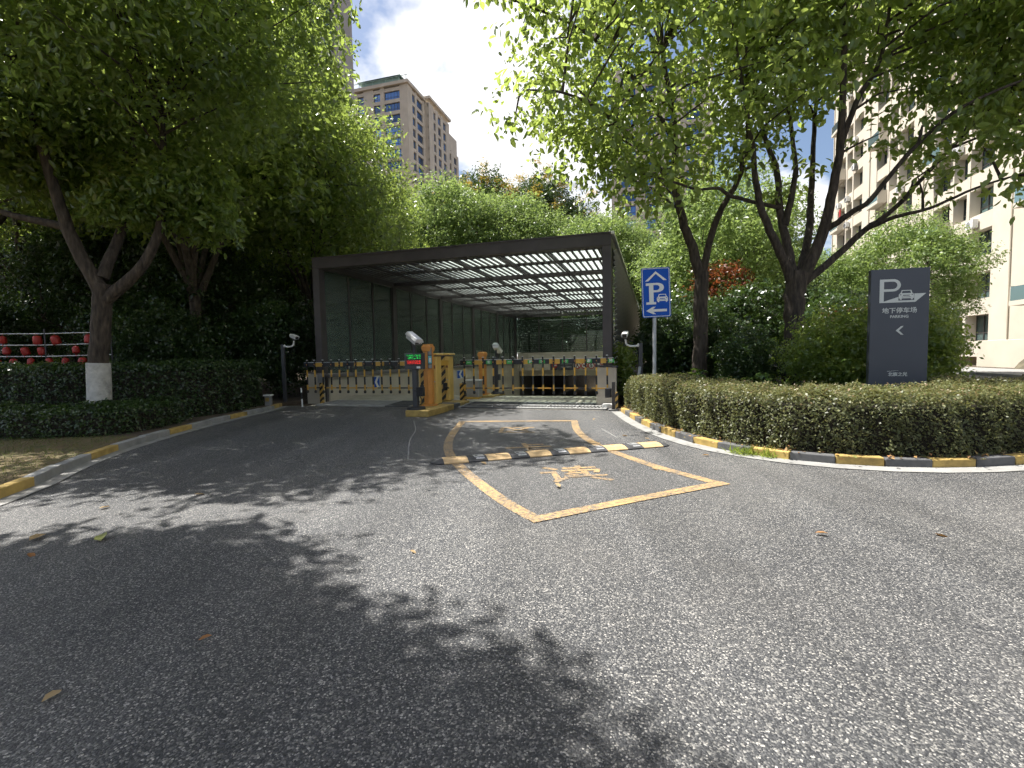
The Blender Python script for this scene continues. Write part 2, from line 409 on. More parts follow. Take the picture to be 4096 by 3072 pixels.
# ------------------------------------------------------------------ mesh builder
class MB:
    def __init__(s):
        s.v, s.f, s.m, s.sm = [], [], [], []
    def add(s, vs, fs, mi=0, smooth=False):
        o = len(s.v)
        s.v.extend([tuple(x) for x in vs])
        for f in fs:
            s.f.append(tuple(i + o for i in f)); s.m.append(mi); s.sm.append(smooth)
        return s
    def box(s, x0, x1, y0, y1, z0, z1, mi=0, M=None):
        vs = [Vector(p) for p in ((x0, y0, z0), (x1, y0, z0), (x1, y1, z0), (x0, y1, z0), (x0, y0, z1), (x1, y0, z1), (x1, y1, z1), (x0, y1, z1))]
        if M is not None:
            vs = [M @ p for p in vs]
        return s.add(vs, [(0, 3, 2, 1), (4, 5, 6, 7), (0, 1, 5, 4), (1, 2, 6, 5), (2, 3, 7, 6), (3, 0, 4, 7)], mi)
    def tube(s, pts, rad, n=8, mi=0, cap=True):
        pts = [Vector(p) for p in pts]
        if not hasattr(rad, '__len__'):
            rad = [rad] * len(pts)
        vs, fs = [], []
        ref = None
        for i, p in enumerate(pts):
            a = pts[max(i - 1, 0)]; b = pts[min(i + 1, len(pts) - 1)]
            d = (b - a).normalized()
            if ref is None:
                ref = d.orthogonal().normalized()
            ref = (ref - d * ref.dot(d))
            ref = ref.normalized() if ref.length > 1e-6 else d.orthogonal().normalized()
            q = d.cross(ref)
            for k in range(n):
                an = 2 * math.pi * k / n
                vs.append(p + (ref * math.cos(an) + q * math.sin(an)) * rad[i])
        for i in range(len(pts) - 1):
            for k in range(n):
                k2 = (k + 1) % n
                fs.append((i * n + k, i * n + k2, (i + 1) * n + k2, (i + 1) * n + k))
        s.add(vs, fs, mi, True)
        if cap:
            s.add(vs[:n], [tuple(range(n - 1, -1, -1))], mi)
            s.add(vs[-n:], [tuple(range(n))], mi)
        return s
    def prism(s, poly, z0, z1, mi=0, M=None):
        n = len(poly)
        vs = [Vector((x, y, z0)) for x, y in poly] + [Vector((x, y, z1)) for x, y in poly]
        if M is not None:
            vs = [M @ p for p in vs]
        fs = [tuple(range(n - 1, -1, -1)), tuple(range(n, 2 * n))]
        fs += [(i, (i + 1) % n, n + (i + 1) % n, n + i) for i in range(n)]
        return s.add(vs, fs, mi)
    def lathe(s, prof, n=16, mi=0, M=None):
        vs, fs = [], []
        for r_, z in prof:
            for k in range(n):
                a = 2 * math.pi * k / n
                q = Vector((r_ * math.cos(a), r_ * math.sin(a), z))
                vs.append(M @ q if M is not None else q)
        for i in range(len(prof) - 1):
            for k in range(n):
                k2 = (k + 1) % n
                fs.append((i * n + k, i * n + k2, (i + 1) * n + k2, (i + 1) * n + k))
        return s.add(vs, fs, mi, True)
    def mesh(s, name):
        me = bpy.data.meshes.new(name)
        me.from_pydata(s.v, [], s.f)
        if any(s.m):
            me.polygons.foreach_set('material_index', s.m)
        if any(s.sm):
            me.polygons.foreach_set('use_smooth', s.sm)
        me.update()
        return me
    def build(s, name, mats, parent=None, bevel=0.0, kind=None):
        return obj(name, s.mesh(name), mats, parent, bevel, kind)

def obj(name, me, mats, parent=None, bevel=0.0, kind=None):
    if mats is not None:
        for m in ([mats] if isinstance(mats, str) else mats):
            me.materials.append(MATS[m])
    o = bpy.data.objects.new(name, me)
    COL.objects.link(o)
    if parent is not None:
        o.parent = parent
    if bevel:
        b = o.modifiers.new('bevel', 'BEVEL'); b.width = bevel; b.segments = 2; b.limit_method = 'ANGLE'
    if kind:
        o['kind'] = kind
    return o
def share(src, name, parent, loc=(0, 0, 0), rot=(0, 0, 0), scale=(1, 1, 1)):
    o = src.copy()
    o.name = name
    COL.objects.link(o)
    o.parent = parent
    o.location, o.rotation_euler, o.scale = loc, rot, scale
    return o
def tag(o, label, cat, group=None):
    o['label'] = label; o['category'] = cat
    if group:
        o['group'] = group
    return o
def thing(name, label, cat, loc=(0, 0, 0), rz=0.0, group=None):
    o = bpy.data.objects.new(name, None)
    o.empty_display_size = 0.1
    COL.objects.link(o)
    o.location = loc
    o.rotation_euler = (0, 0, rz)
    return tag(o, label, cat, group)
def struct(name, mb, mats, parent=None, bevel=0.0):
    o = mb.build(name, mats, parent, bevel)
    if parent is None:
        o['kind'] = 'structure'
    return o
def sheet(poly, z):
    b = MB(); b.add([(x, y, z) for x, y in poly], [tuple(range(len(poly)))]); return b
def catmull(pts, n=6):
    P = [Vector(p) for p in pts]
    P = [P[0] * 2 - P[1]] + P + [P[-1] * 2 - P[-2]]
    out = []
    for i in range(1, len(P) - 2):
        for k in range(n):
            t_ = k / n
            a, b, c, d = P[i - 1], P[i], P[i + 1], P[i + 2]
            out.append(0.5 * ((2 * b) + (c - a) * t_ + (2 * a - 5 * b + 4 * c - d) * t_ ** 2 + (3 * b - a - 3 * c + d) * t_ ** 3))
    out.append(P[-2])
    return out
def text_mesh(s, size, extrude=0.0, offset=0.0, align='CENTER'):
    cu = bpy.data.curves.new('txt', 'FONT')
    cu.body = s; cu.size = size; cu.extrude = extrude; cu.offset = offset
    cu.align_x = align; cu.align_y = 'CENTER'
    cu.resolution_u = 4
    o = bpy.data.objects.new('txt', cu)
    COL.objects.link(o)
    bpy.context.view_layer.update()
    me = bpy.data.meshes.new_from_object(o.evaluated_get(bpy.context.evaluated_depsgraph_get()))
    bpy.data.objects.remove(o)
    bpy.data.curves.remove(cu)
    return me
def shape_mesh(loops, extrude):
    cu = bpy.data.curves.new('shp', 'CURVE')
    cu.dimensions = '2D'; cu.fill_mode = 'BOTH'; cu.extrude = extrude
    for lp in loops:
        sp = cu.splines.new('POLY')
        sp.points.add(len(lp) - 1)
        for i, (x, y) in enumerate(lp):
            sp.points[i].co = (x, y, 0, 1)
        sp.use_cyclic_u = True
    o = bpy.data.objects.new('shp', cu)
    COL.objects.link(o)
    bpy.context.view_layer.update()
    me = bpy.data.meshes.new_from_object(o.evaluated_get(bpy.context.evaluated_depsgraph_get()))
    bpy.data.objects.remove(o)
    bpy.data.curves.remove(cu)
    return me
def arc(cx, cy_, rx, ry, a0, a1, n=14):
    return [(cx + rx * math.cos(R(a0 + (a1 - a0) * i / n)), cy_ + ry * math.sin(R(a0 + (a1 - a0) * i / n))) for i in range(n + 1)]
UPRIGHT = (R(90), 0, 0)     # a flat shape in x,y stood up to face -y

# ------------------------------------------------------------------ ground, roads, ramp
PU0, PU1, PV0, PV1 = -8.3, -0.15, -0.95, 46.0
g = MB()
BIG = 900
for (u0, u1, v0, v1) in ((-BIG, BIG, -BIG, PV0), (-BIG, BIG, PV1, BIG), (-BIG, PU0, PV0, PV1), (PU1, BIG, PV0, PV1)):
    g.add([(*W2(u, v), -0.006) for u, v in ((u0, v0), (u1, v0), (u1, v1), (u0, v1))], [(0, 1, 2, 3)])
struct('ground', g, 'soil')
r_ = MB()
r_.add([(*W2(u, v), 0.0) for u, v in ((-45, -40), (60, -40), (60, PV0), (-45, PV0))], [(0, 1, 2, 3)])
r_.add([(*W2(u, v), 0.0) for u, v in ((2.0, PV0), (15.5, PV0), (15.5, 90), (2.0, 90))], [(0, 1, 2, 3)])
struct('road', r_, 'asphalt')
b = MB(); b.box(15.5, 19.2, -40, 90, -0.1, 0.13); o = struct('pavement', b, 'concrete'); o.location = (OX, OY, 0); o.rotation_euler.z = RZ

# the ramp: a low hump, then down
prof = [(-0.95, 0.0), (0.1, 0.05), (1.2, 0.12), (1.9, 0.08), (3.0, -0.08), (20.8, -2.75), (46, -2.75)]
b = MB()
for (va, za), (vb, zb) in zip(prof[:-1], prof[1:]):
    b.add([(PU0, va, za), (PU1, va, za), (PU1, vb, zb), (PU0, vb, zb)], [(0, 1, 2, 3)])
ramp_o = struct('ramp', b, 'beige_floor'); ramp_o.location = (OX, OY, 0); ramp_o.rotation_euler.z = RZ
b = MB()
b.box(PU0 - 0.3, PU0 - 0.02, 0.0, PV1, -3.2, 0.74); b.box(PU1 + 0.02, PU1 + 0.16, 0.15, PV1, -3.2, 0.74)
b.box(PU0 - 0.3, PU1 + 0.3, PV1, PV1 + 0.3, -3.2, 0.0)
rw = struct('ramp_wall', b, 'interior'); rw.location = (OX, OY, 0); rw.rotation_euler.z = RZ
b = MB(); b.box(0, 1.392, 0, 0.05, 0, 3.95)
pan = None
for i in range(15):
    me = None
    if pan is None:
        pan = b.build('panel', 'beige_panel', rw, 0.006); pan.rotation_euler.z = R(90); pan.location = (PU0 + 0.04, 0.0, -3.2)
    else:
        share(pan, 'panel', rw, (PU0 + 0.04, 1.4 * i, -3.2), (0, 0, R(90)))
b = MB(); b.box(PU0 - 0.16, PU0 + 0.12, -0.1, 20.7, 0.75, 0.86); b.build('coping', 'coping', rw, 0.01)
b = MB(); b.box(PU0 - 0.42, PU0 - 0.20, 0.0, 20.7, 0.87, 1.10); b.build('upstand', 'beige_panel', rw, 0.01)
b = MB(); b.box(PU0, PU1, 20.8, 21.2, 0.23, 1.5); b.box(PU0, PU1, 21.7, 45, -0.15, 0.0); b.box(PU0, PU1, 21.2, 21.7, -0.15, 0.22)
b.build('lintel', 'beige_panel', rw, 0.008)

# drain grate across the entrance
dg = thing('drain_grate', 'slotted drain grates in a row across the foot of the entrance', 'drain grate', (OX, OY, 0), RZ)
b = MB()
gw, gd = 0.72, 0.98
b.box(0, gw, 0, 0.07, 0, 0.03); b.box(0, gw, gd - 0.07, gd, 0, 0.03); b.box(0, gw, gd / 2 - 0.035, gd / 2 + 0.035, 0, 0.03)
b.box(0, 0.03, 0.07, gd - 0.07, 0, 0.03); b.box(gw - 0.03, gw, 0.07, gd - 0.07, 0, 0.03)
for row in (0, 1):
    y0 = 0.07 if row == 0 else gd / 2 + 0.035
    y1 = gd / 2 - 0.035 if row == 0 else gd - 0.07
    for k in range(8):
        x = 0.05 + k * 0.084
        sl = 0.06
        b.add([(x, y0, 0.0), (x + 0.036, y0, 0.0), (min(x + sl + 0.036, gw - .01), y1, 0.0), (min(x + sl, gw - .02), y1, 0.0),
               (x, y0, 0.029), (x + 0.036, y0, 0.029), (min(x + sl + 0.036, gw - .01), y1, 0.029), (min(x + sl, gw - .02), y1, 0.029)],
              [(4, 5, 6, 7), (0, 1, 5, 4), (1, 2, 6, 5), (3, 0, 4, 7)])
gm = [b.mesh('grate_panel'), None]
gm[1] = gm[0].copy()
gm[0].materials.append(MATS['grate']); gm[1].materials.append(MATS['iron_grate'])
for i in range(11):
    o = bpy.data.objects.new('grate_panel', gm[1 if i in (3, 6, 7) else 0])
    COL.objects.link(o); o.parent = dg
    o.location = (-8.05 + i * (gw + 0.006), -0.93, 0.008 + 0.0); o.rotation_euler.x = math.atan2(0.05, 1.05)
b = MB(); b.add([(-8.1, -0.93, -0.02 + 0.022), (-0.1, -0.93, 0.002), (-0.1, 0.05, 0.052), (-8.1, 0.05, 0.052)], [(0, 1, 2, 3)])
b.build('channel', 'black', dg)

# kerbs
RK = [(2.22, 10.75), (2.15, 9.2), (2.17, 8.2), (2.25, 7.35), (2.42, 6.6), (2.68, 6.05), (2.98, 5.65), (3.35, 5.33), (3.85, 5.08), (4.35, 4.95), (4.85, 4.92), (5.4, 4.97), (6.2, 5.15), (7.1, 5.75), (8.3, 7.1), (10.2, 11.0), (12.2, 15.5), (14.5, 22.0), (16.5, 29.0)]
LK = [(-4.75, -4.0), (-4.55, 0.5), (-4.55, 2.6), (-4.68, 4.1), (-4.94, 5.11), (-5.32, 5.96), (-5.66, 7.05), (-5.85, 8.1), (-6.0, 9.37), (-6.08, 11.0), (-6.08, 12.3), (-6.25, 13.4)]
def resample(path, step):
    P = [Vector((x, y, 0)) for x, y in path]
    P = catmull(P, 10)
    d = [0]
    for a, c in zip(P[:-1], P[1:]):
        d.append(d[-1] + (c - a).length)
    n = max(2, int(round(d[-1] / step)))
    out = []
    j = 0
    for i in range(n + 1):
        s = d[-1] * i / n
        while j < len(d) - 2 and d[j + 1] < s:
            j += 1
        k = (s - d[j]) / max(1e-9, d[j + 1] - d[j])
        out.append(P[j].lerp(P[j + 1], k))
    return out
def offset(pts, w):
    out = []
    for i, p in enumerate(pts):
        a = pts[max(i - 1, 0)]; c = pts[min(i + 1, len(pts) - 1)]
        t_ = (c - a).normalized()
        out.append(p + Vector((-t_.y, t_.x, 0)) * w)
    return out
def kerb(path, name, colours, gut, step=0.5, seed=1):
    rs = random.Random(seed)
    pts = resample(path, step)
    g0 = MB()
    o0, o1 = offset(pts, 0.0), offset(pts, gut)
    for i in range(len(pts) - 1):
        g0.add([(o0[i].x, o0[i].y, 0.008), (o1[i].x, o1[i].y, 0.014), (o1[i + 1].x, o1[i + 1].y, 0.014), (o0[i + 1].x, o0[i + 1].y, 0.008)], [(3, 2, 1, 0)])
    st = struct(name, g0, 'concrete')
    k0, k1 = offset(pts, gut + 0.004), offset(pts, gut + 0.124)
    for i in range(len(pts) - 1):
        b = MB()
        h = 0.105 + rs.uniform(-0.008, 0.008)
        q = [k0[i].lerp(k0[i + 1], 0.006), k0[i + 1].lerp(k0[i], 0.006), k1[i + 1].lerp(k1[i], 0.006), k1[i].lerp(k1[i + 1], 0.006)]
        jx, jy = rs.uniform(-0.005, 0.005), rs.uniform(-0.005, 0.005)
        b.prism([(p.x + jx, p.y + jy) for p in q], -0.01, h)
        b.build('kerb_stone', colours[i % len(colours)], st, 0.012)
    return pts
rk = kerb(RK, 'kerb_right', ['kerb_yellow', 'kerb_black'], 0.20, 0.5, 1)
lk = kerb(LK, 'kerb_left', ['kerb_yellow', 'kerb_grey', 'kerb_grey'], 0.16, 0.7, 2)

# planting beds behind the kerbs, as raised soil
def bed(name, front, rest, z, mat):
    poly = [(p.x, p.y) for p in front] + rest
    b = MB(); b.prism(poly, -0.02, z); return struct(name, b, mat)
fr = offset(rk, 0.326)
bed('planting_bed_right', fr, [W2(13.0, 45), W2(0.35, 45), W2(0.35, 0.2), (2.62, 11.0)], 0.09, 'soil')
fl = offset(lk, 0.286)
bed('planting_bed_left', fl, [W2(-8.9, 0.0), W2(-8.9, 45), W2(-60, 45), (-70, 8.5), (-70, -4)], 0.09, 'soil')
b = MB()
ll = [p for p in fl if p.y < 7.75]
b.prism([(p.x, p.y) for p in ll] + [(-6.2, 7.8), (-60, 8.5), (-60, -4)], 0.05, 0.10)
struct('lawn', b, 'dry_grass')

# ------------------------------------------------------------------ the glazed canopy over the ramp
can = thing('entrance_canopy', 'dark brown steel and glass canopy with slatted roof over the garage ramp', 'canopy', (OX, OY, 0), RZ)
NB, BAY, UL = 5, 4.16, -8.5
HT = 4.25
VB = NB * BAY
BR = 'brown_steel'
b = MB(); b.box(-0.11, 0.11, -0.13, 0.13, 0, 3.94); post = None
for i in range(NB + 1):
    for u in (UL, -0.11):
        if post is None:
            post = b.build('post', BR, can, 0.008); post.location = (u, 0, 0)
        else:
            share(post, 'post', can, (u, i * BAY, 0))
b = MB(); b.box(UL - 0.11, 0.0, -0.13, 0.13, 0, 0.30); beam = b.build('roof_beam', BR, can, 0.008); beam.location = (0, 0, 3.942)
b = MB(); b.box(UL + 0.11, -0.22, -0.07, 0.07, 0, 0.13); tb = b.build('cross_beam', BR, can, 0.006); tb.location = (0, BAY, 3.97)
for i in range(2, NB + 1):
    share(tb, 'cross_beam', can, (0, i * BAY, 3.97))
b = MB(); b.box(-0.11, 0.11, 0.132, VB + 0.13, 0, 0.298); sb = b.build('side_beam', BR, can, 0.006); sb.location = (UL, 0, 3.943)
share(sb, 'side_beam', can, (-0.11, 0, 3.943))
b = MB(); b.box(UL + 0.112, -0.222, -0.19, 0.19, 0, 0.03); pu = b.build('purlin', BR, can, 0.004); pu.location = (0, 1.12, 4.16)
for i in range(NB):
    for k in (1.12, 2.72):
        if (i, k) != (0, 1.12):
            share(pu, 'purlin', can, (0, i * BAY + k, 4.16))
b = MB(); b.box(-0.025, 0.025, 0.14, VB, 0, 0.045); sl = None
for i in range(41):
    u = UL + 0.24 + i * 0.197
    if sl is None:
        sl = b.build('slat', BR, can); sl.location = (u, 0, 4.103)
    else:
        share(sl, 'slat', can, (u, 0, 4.103))
b = MB(); b.box(-0.03, 0.03, 0.14, VB, 0, 0.08); rf = None
for i in range(6):
    u = UL + 1.2 + i * 1.38
    if rf is None:
        rf = b.build('rafter', BR, can); rf.location = (u, 0, 4.045)
    else:
        share(rf, 'rafter', can, (u, 0, 4.045))
# roof glass, one pane per bay and rafter field
b = MB(); b.box(0, 2.80, 0, BAY - 0.02, 0, 0.012); rp = None
for i in range(NB):
    for k in range(3):
        loc = (UL - 0.05 + k * 2.83, i * BAY + 0.01, 4.2415)
        if rp is None:
            rp = b.build('roof_pane', 'roof_glass', can); rp.location = loc
        else:
            share(rp, 'roof_pane', can, loc)
b = MB(); b.box(0.0, 0.07, -0.13, VB + 0.1, 4.20, 4.27); b.build('flashing', 'flashing', can, 0.004)
b = MB(); b.box(UL - 0.1, -0.01, -0.155, -0.132, 4.225, 4.262); b.build('flashing', 'brown_steel', can)
# side glazing: two mullions and three panes per bay, louvres outside
b = MB(); b.box(-0.03, 0.03, -0.03, 0.03, 0.862, 3.94); mu = None
pw = BAY / 3
b2 = MB(); b2.box(-0.006, 0.006, 0.035, pw - 0.035, 0.862, 3.93); pn = None
for side, u in ((0, UL + 0.02), (1, -0.12)):
    for i in range(NB):
        for k in range(3):
            v = i * BAY + k * pw
            if k:
                if mu is None:
                    mu = b.build('mullion', BR, can); mu.location = (u, v, 0)
                else:
                    share(mu, 'mullion', can, (u, v, 0))
            if pn is None:
                pn = b2.build('pane', 'canopy_glass', can); pn.location = (u, v, 0)
            else:
                share(pn, 'pane', can, (u, v, 0))
b = MB(); M = Matrix.Rotation(R(38), 4, 'Y'); b.box(-0.05, 0.05, 0.14, VB - 0.1, -0.006, 0.006, 0, M)
lv = None
for side, u in ((0, UL - 0.17), (1, 0.075)):
    for k in range(23):
        loc = (u, 0, 0.95 + k * 0.132)
        rot = (0, 0, 0)
        if side:
            loc = (u, VB, 0.95 + k * 0.132); rot = (0, 0, R(180))
        if lv is None:
            lv = b.build('louvre', 'louvre_grey', can); lv.location = loc
        else:
            share(lv, 'louvre', can, loc, rot)
# back wall: five panes, mullions, louvres behind
bw = (8.28) / 5
b = MB(); b.box(0.03, bw - 0.03, -0.006, 0.006, 1.52, 3.84); bp = None
b2 = MB(); b2.box(-0.03, 0.03, -0.04, 0.04, 1.52, 3.84); bm = None
for k in range(5):
    u = UL + 0.11 + k * bw
    if bp is None:
        bp = b.build('pane', 'back_glass', can); bp.location = (u, VB, 0)
        bm = b2.build('mullion', BR, can); bm.location = (u + bw, VB, 0)
    else:
        share(bp, 'pane', can, (u, VB, 0))
        if k < 4:
            share(bm, 'mullion', can, (u + bw, VB, 0))
b = MB(); M = Matrix.Rotation(R(-38), 4, 'X'); b.box(UL + 0.1, -0.2, -0.05, 0.05, -0.006, 0.006, 0, M); bl = None
for k in range(17):
    if bl is None:
        bl = b.build('louvre', 'louvre_grey', can); bl.location = (0, VB + 0.2, 1.6)
    else:
        share(bl, 'louvre', can, (0, VB + 0.2, 1.6 + k * 0.132))
# stone base piers at the front corners
for u, nm, lab in ((-0.12, 'base_pier', 'beige stone pier with sloping dark cap at the right canopy post'), (UL - 0.05, 'base_pier', 'beige stone pier at the foot of the left canopy post')):
    x, y = W2(u, -0.24)
    pr_ = thing(nm, lab, 'stone pier', (x, y, 0), RZ)
    b = MB(); b.box(-0.24, 0.24, -0.1, 0.09, 0.0, 0.98 if u > -1 else 0.86); b.build('pier', 'beige_panel', pr_, 0.01)
    b = MB(); b.box(-0.27, 0.27, -0.12, 0.10, 0, 0.04, 0, Matrix.Rotation(R(3), 4, 'Y')); o = b.build('cap', 'dark_grey' if u > -1 else 'coping', pr_, 0.008); o.location.z = 0.985 if u > -1 else 0.865
b = MB(); x, y = W2(-0.02, -0.62); b.box(-0.16, 0.16, -0.12, 0.12, 0, 0.12)
o = b.build('footing', 'white', None, 0.01); o.location = (x, y, 0.0); o.rotation_euler.z = RZ
tag(o, 'small white footing block in front of the right stone pier', 'footing')

# ------------------------------------------------------------------ barriers and island equipment
ISL = 0.14
isl = thing('barrier_island', 'long yellow and black concrete island carrying the barrier machines', 'island', (*W2(-4.27, -2.72), 0), RZ)
for i, (v0, v1, mt) in enumerate(((0, 1.05, 'kerb_yellow'), (1.06, 1.55, 'kerb_yellow'), (1.56, 1.95, 'kerb_black'), (1.96, 2.6, 'kerb_yellow'))):
    b = MB(); w = 0.56 if i == 0 else 0.50
    b.box(0 if i == 0 else -0.42, w, v0, v1, 0, ISL - 0.004 * i); b.build('block', mt, isl, 0.015)

def barrier(name, label, u, v, ubar0, ubar1, nbars, vb, texts, seed, hw=0.24):
    t0 = thing(name, label, 'barrier gate', (*W2(u, v), 0), RZ, 'hanging-bar barrier gates')
    b = MB(); b.box(-hw + 0.03, hw - 0.03, 0.0, 0.32, ISL, 1.34); b.build('cabinet', 'cream_yellow', t0, 0.03)
    b = MB(); b.box(-hw, -hw + 0.035, -0.045, 0.05, ISL, 1.345); b.build('corner_post', 'cream_yellow', t0, 0.03)
    b = MB(); b.box(hw - 0.12, hw, -0.045, 0.05, ISL, 1.345); b.build('corner_post', 'cream_yellow', t0, 0.03)
    b = MB(); b.box(-hw + 0.037, hw - 0.122, -0.03, -0.004, ISL + 0.02, 1.32); b.build('striped_panel', 'hazard', t0)
    b = MB(); b.box(-hw - 0.02, hw + 0.02, -0.07, 0.34, 1.345, 1.40); b.build('lid', 'cream_yellow', t0, 0.022)
    b = MB(); b.box(-hw - 0.005, hw + 0.005, -0.05, 0.325, 1.318, 1.342); b.build('seal', 'dark_grey', t0)
    b = MB(); b.box(hw - 0.09, hw - 0.035, -0.05, -0.047, 1.02, 1.10); b.build('notice', 'terracotta', t0)
    b = MB(); b.tube([(hw - 0.06, -0.055, 0.70), (hw - 0.06, -0.045, 0.70)], 0.016, 10); b.build('lock', 'silver', t0)
    # boom with hanging bars
    du = -u
    zt0, zt1 = 1.09, 1.205
    lo, hi = min(ubar0, ubar1), max(ubar0, ubar1)
    b = MB()
    x = lo - 0.12
    k = 0
    rs = random.Random(seed)
    end = hi + 0.13
    while x < end - 1e-6:
        w = 0.26 if k % 2 else rs.choice((0.36, 0.42))
        x1 = min(end, x + w)
        b.box(x + du, x1 + du, vb - v - 0.022, vb - v + 0.022, zt0, zt1, 0 if k % 2 == 0 else 1)
        x = x1; k += 1
    boom = b.build('boom', ['black', 'yellow'], t0)
    b = MB(); b.box(lo - 0.125 + du, hi + 0.135 + du, vb - v - 0.03, vb - v + 0.03, zt1 + 0.001, zt1 + 0.012); b.build('top_strip', 'silver', boom)
    b = MB(); x = lo - 0.06; k = 0
    while x < hi + 0.06 - 1e-6:
        x1 = min(hi + 0.06, x + 0.33); b.box(x + du, x1 + du, vb - v - 0.014, vb - v + 0.014, 0.475, 0.505, (k + 1) % 2); x = x1; k += 1
    b.build('lower_rail', ['black', 'yellow'], boom)
    hb = None
    for i in range(nbars):
        ux = ubar0 + (ubar1 - ubar0) * i / (nbars - 1)
        if hb is None:
            b = MB()
            yb = -0.042
            for z0, z1, mi in ((1.208, 1.27, 0), (0.995, 1.085, 0), (0.80, 0.995, 1), (0.58, 0.80, 0), (0.43, 0.58, 1), (1.085, 1.208, 0)):
                b.box(-0.019, 0.019, yb - 0.012, yb + 0.012, z0, z1, mi)
            b.box(-0.021, 0.021, yb - 0.014, yb + 0.014, 1.27, 1.285, 2)
            b.tube([(0, yb - 0.02, 1.15), (0, yb - 0.012, 1.15)], 0.013, 8, 3)
            b.tube([(0, yb - 0.02, 0.49), (0, yb - 0.012, 0.49)], 0.013, 8, 3)
            b.tube([(0, yb, 0.43), (0, yb, 0.40), (0, yb, 0.37), (0, yb, 0.345)], [0.02, 0.034, 0.036, 0.024], 8, 0)
            hb = b.build('hanging_bar', ['black', 'yellow', 'white', 'orange'], boom)
            hb.location = (ux + du, vb - v, 0)
        else:
            share(hb, 'hanging_bar', boom, (ux + du, vb - v, 0), (0, rs.uniform(-0.008, 0.008), 0))
    for tx, ux in texts:
        b = MB(); b.box(-0.075, 0.075, -0.003, 0.0, -0.045, 0.045); o = b.build('green_label', 'green_label', boom); o.location = (ux + du, vb - v - 0.0225, 1.145)
        me = text_mesh(tx, 0.085, 0.0008, 0.0015); o = obj('lettering', me, 'sign_white', boom); o.location = (ux + du, vb - v - 0.0275, 1.145); o.rotation_euler = UPRIGHT
    b = MB(); s_ = 1 if ubar1 > u else -1
    b.box(min(0, s_ * 0.30), max(0, s_ * 0.30), vb - v - 0.035, vb - v + 0.035, 1.08, 1.215); b.build('boom_clamp', 'yellow', t0, 0.006)
    b = MB(); b.box(s_ * 0.13 - 0.05, s_ * 0.13 + 0.05, -0.12, -0.046, 0.42, 0.62); b.tube([(s_ * 0.13, -0.09, 0.52), (s_ * 0.28, vb - v, 0.49)], 0.02, 8); b.build('lower_pivot', 'black', t0, 0.008)
    return t0
labs = list(zip('一车一杆请勿跟随', (-3.56, -3.02, -2.47, -1.93, -1.64, -1.07, -0.50, 0.02 - 0.0)))
barrier('barrier_gate', 'yellow barrier machine whose boom with green lettered labels closes the right lane', -4.43, -0.42, -3.68, -0.06, 15, -0.62, labs, 3)
barrier('barrier_gate', 'yellow barrier machine whose unlettered boom closes the left lane', -4.35, -1.36, -8.50, -4.75, 15, -0.62, [], 4)

# rest post under the right boom, and the one under the left boom
x, y = W2(0.10, -0.95)
t0 = thing('boom_rest_post', 'slim brown post at the kerb with black latch box beside the right stone pier', 'post', (x, y, 0), RZ)
b = MB(); b.box(-0.035, 0.035, -0.03, 0.03, 0.02, 0.66); b.build('post', 'brown_steel', t0, 0.005)
b = MB(); b.box(-0.11, 0.11, -0.09, 0.09, 0, 0.035); b.build('base_plate', 'concrete', t0, 0.005)
b = MB(); b.box(-0.19, -0.045, -0.06, 0.06, 0.30, 0.52); b.build('latch', 'black', t0, 0.02)
b = MB(); b.box(0.04, 0.10, -0.02, 0.10, 0.05, 0.42); b.build('striped_plate', 'hazard_small', t0)
x, y = W2(-8.22, -0.42)
t0 = thing('boom_rest_post', 'striped post with pale latch box under the tip of the left boom', 'post', (x, y, 0), RZ)
b = MB(); b.box(-0.05, 0.05, -0.04, 0.04, 0, 0.62); b.build('post', 'hazard_small', t0, 0.005)
b = MB(); b.box(-0.09, 0.07, -0.06, 0.06, 0.625, 0.86); b.build('latch', 'mid_grey', t0, 0.012)

# licence-plate camera with LED board
def camera_head(parent, loc, rz, tilt):
    h = MB(); h.prism([(-0.085, -0.06), (0.085, -0.06), (0.10, 0.02), (0.06, 0.075), (-0.06, 0.075), (-0.10, 0.02)], 0, 0.42)
    o = h.build('camera_housing', 'white', parent, 0.008)
    o.location = loc
    o.rotation_euler = (R(90) + tilt, 0, rz)
    b_ = MB(); b_.prism([(-0.105, 0.01), (0.105, 0.01), (0.108, 0.03), (0.065, 0.088), (-0.065, 0.088), (-0.108, 0.03)], -0.03, 0.46)
    c_ = b_.build('sunshade', 'silver', o, 0.004)
    b_ = MB(); b_.box(-0.075, 0.075, -0.05, 0.055, 0.421, 0.426); b_.build('lens_window', 'black', o)
    b_ = MB(); b_.tube([(0.03, 0.0, 0.427), (0.03, 0.0, 0.434)], 0.028, 12); b_.build('lens', 'silver', o)
    return o
x, y = W2(-4.13, -2.47)
t0 = thing('plate_camera', 'plate-reading camera on a dark post with lit green and red display board', 'camera', (x, y, ISL), RZ)
b = MB(); b.box(-0.055, 0.055, -0.05, 0.05, 0.03, 0.95); b.build('post', 'dark_grey', t0, 0.008)
b = MB(); b.lathe([(0, 0.07), (0.19, 0.06), (0.21, 0.03), (0.21, 0.0)], 20); b.build('base', 'black', t0)
b = MB(); b.box(-0.22, 0.22, -0.07, 0.07, 0.90, 1.26); b.build('display_box', 'dark_grey', t0, 0.008)
b = MB(); b.box(-0.175, 0.205, -0.076, -0.071, 0.985, 1.24); scr = b.build('screen', 'black', t0)
rs = random.Random(5)
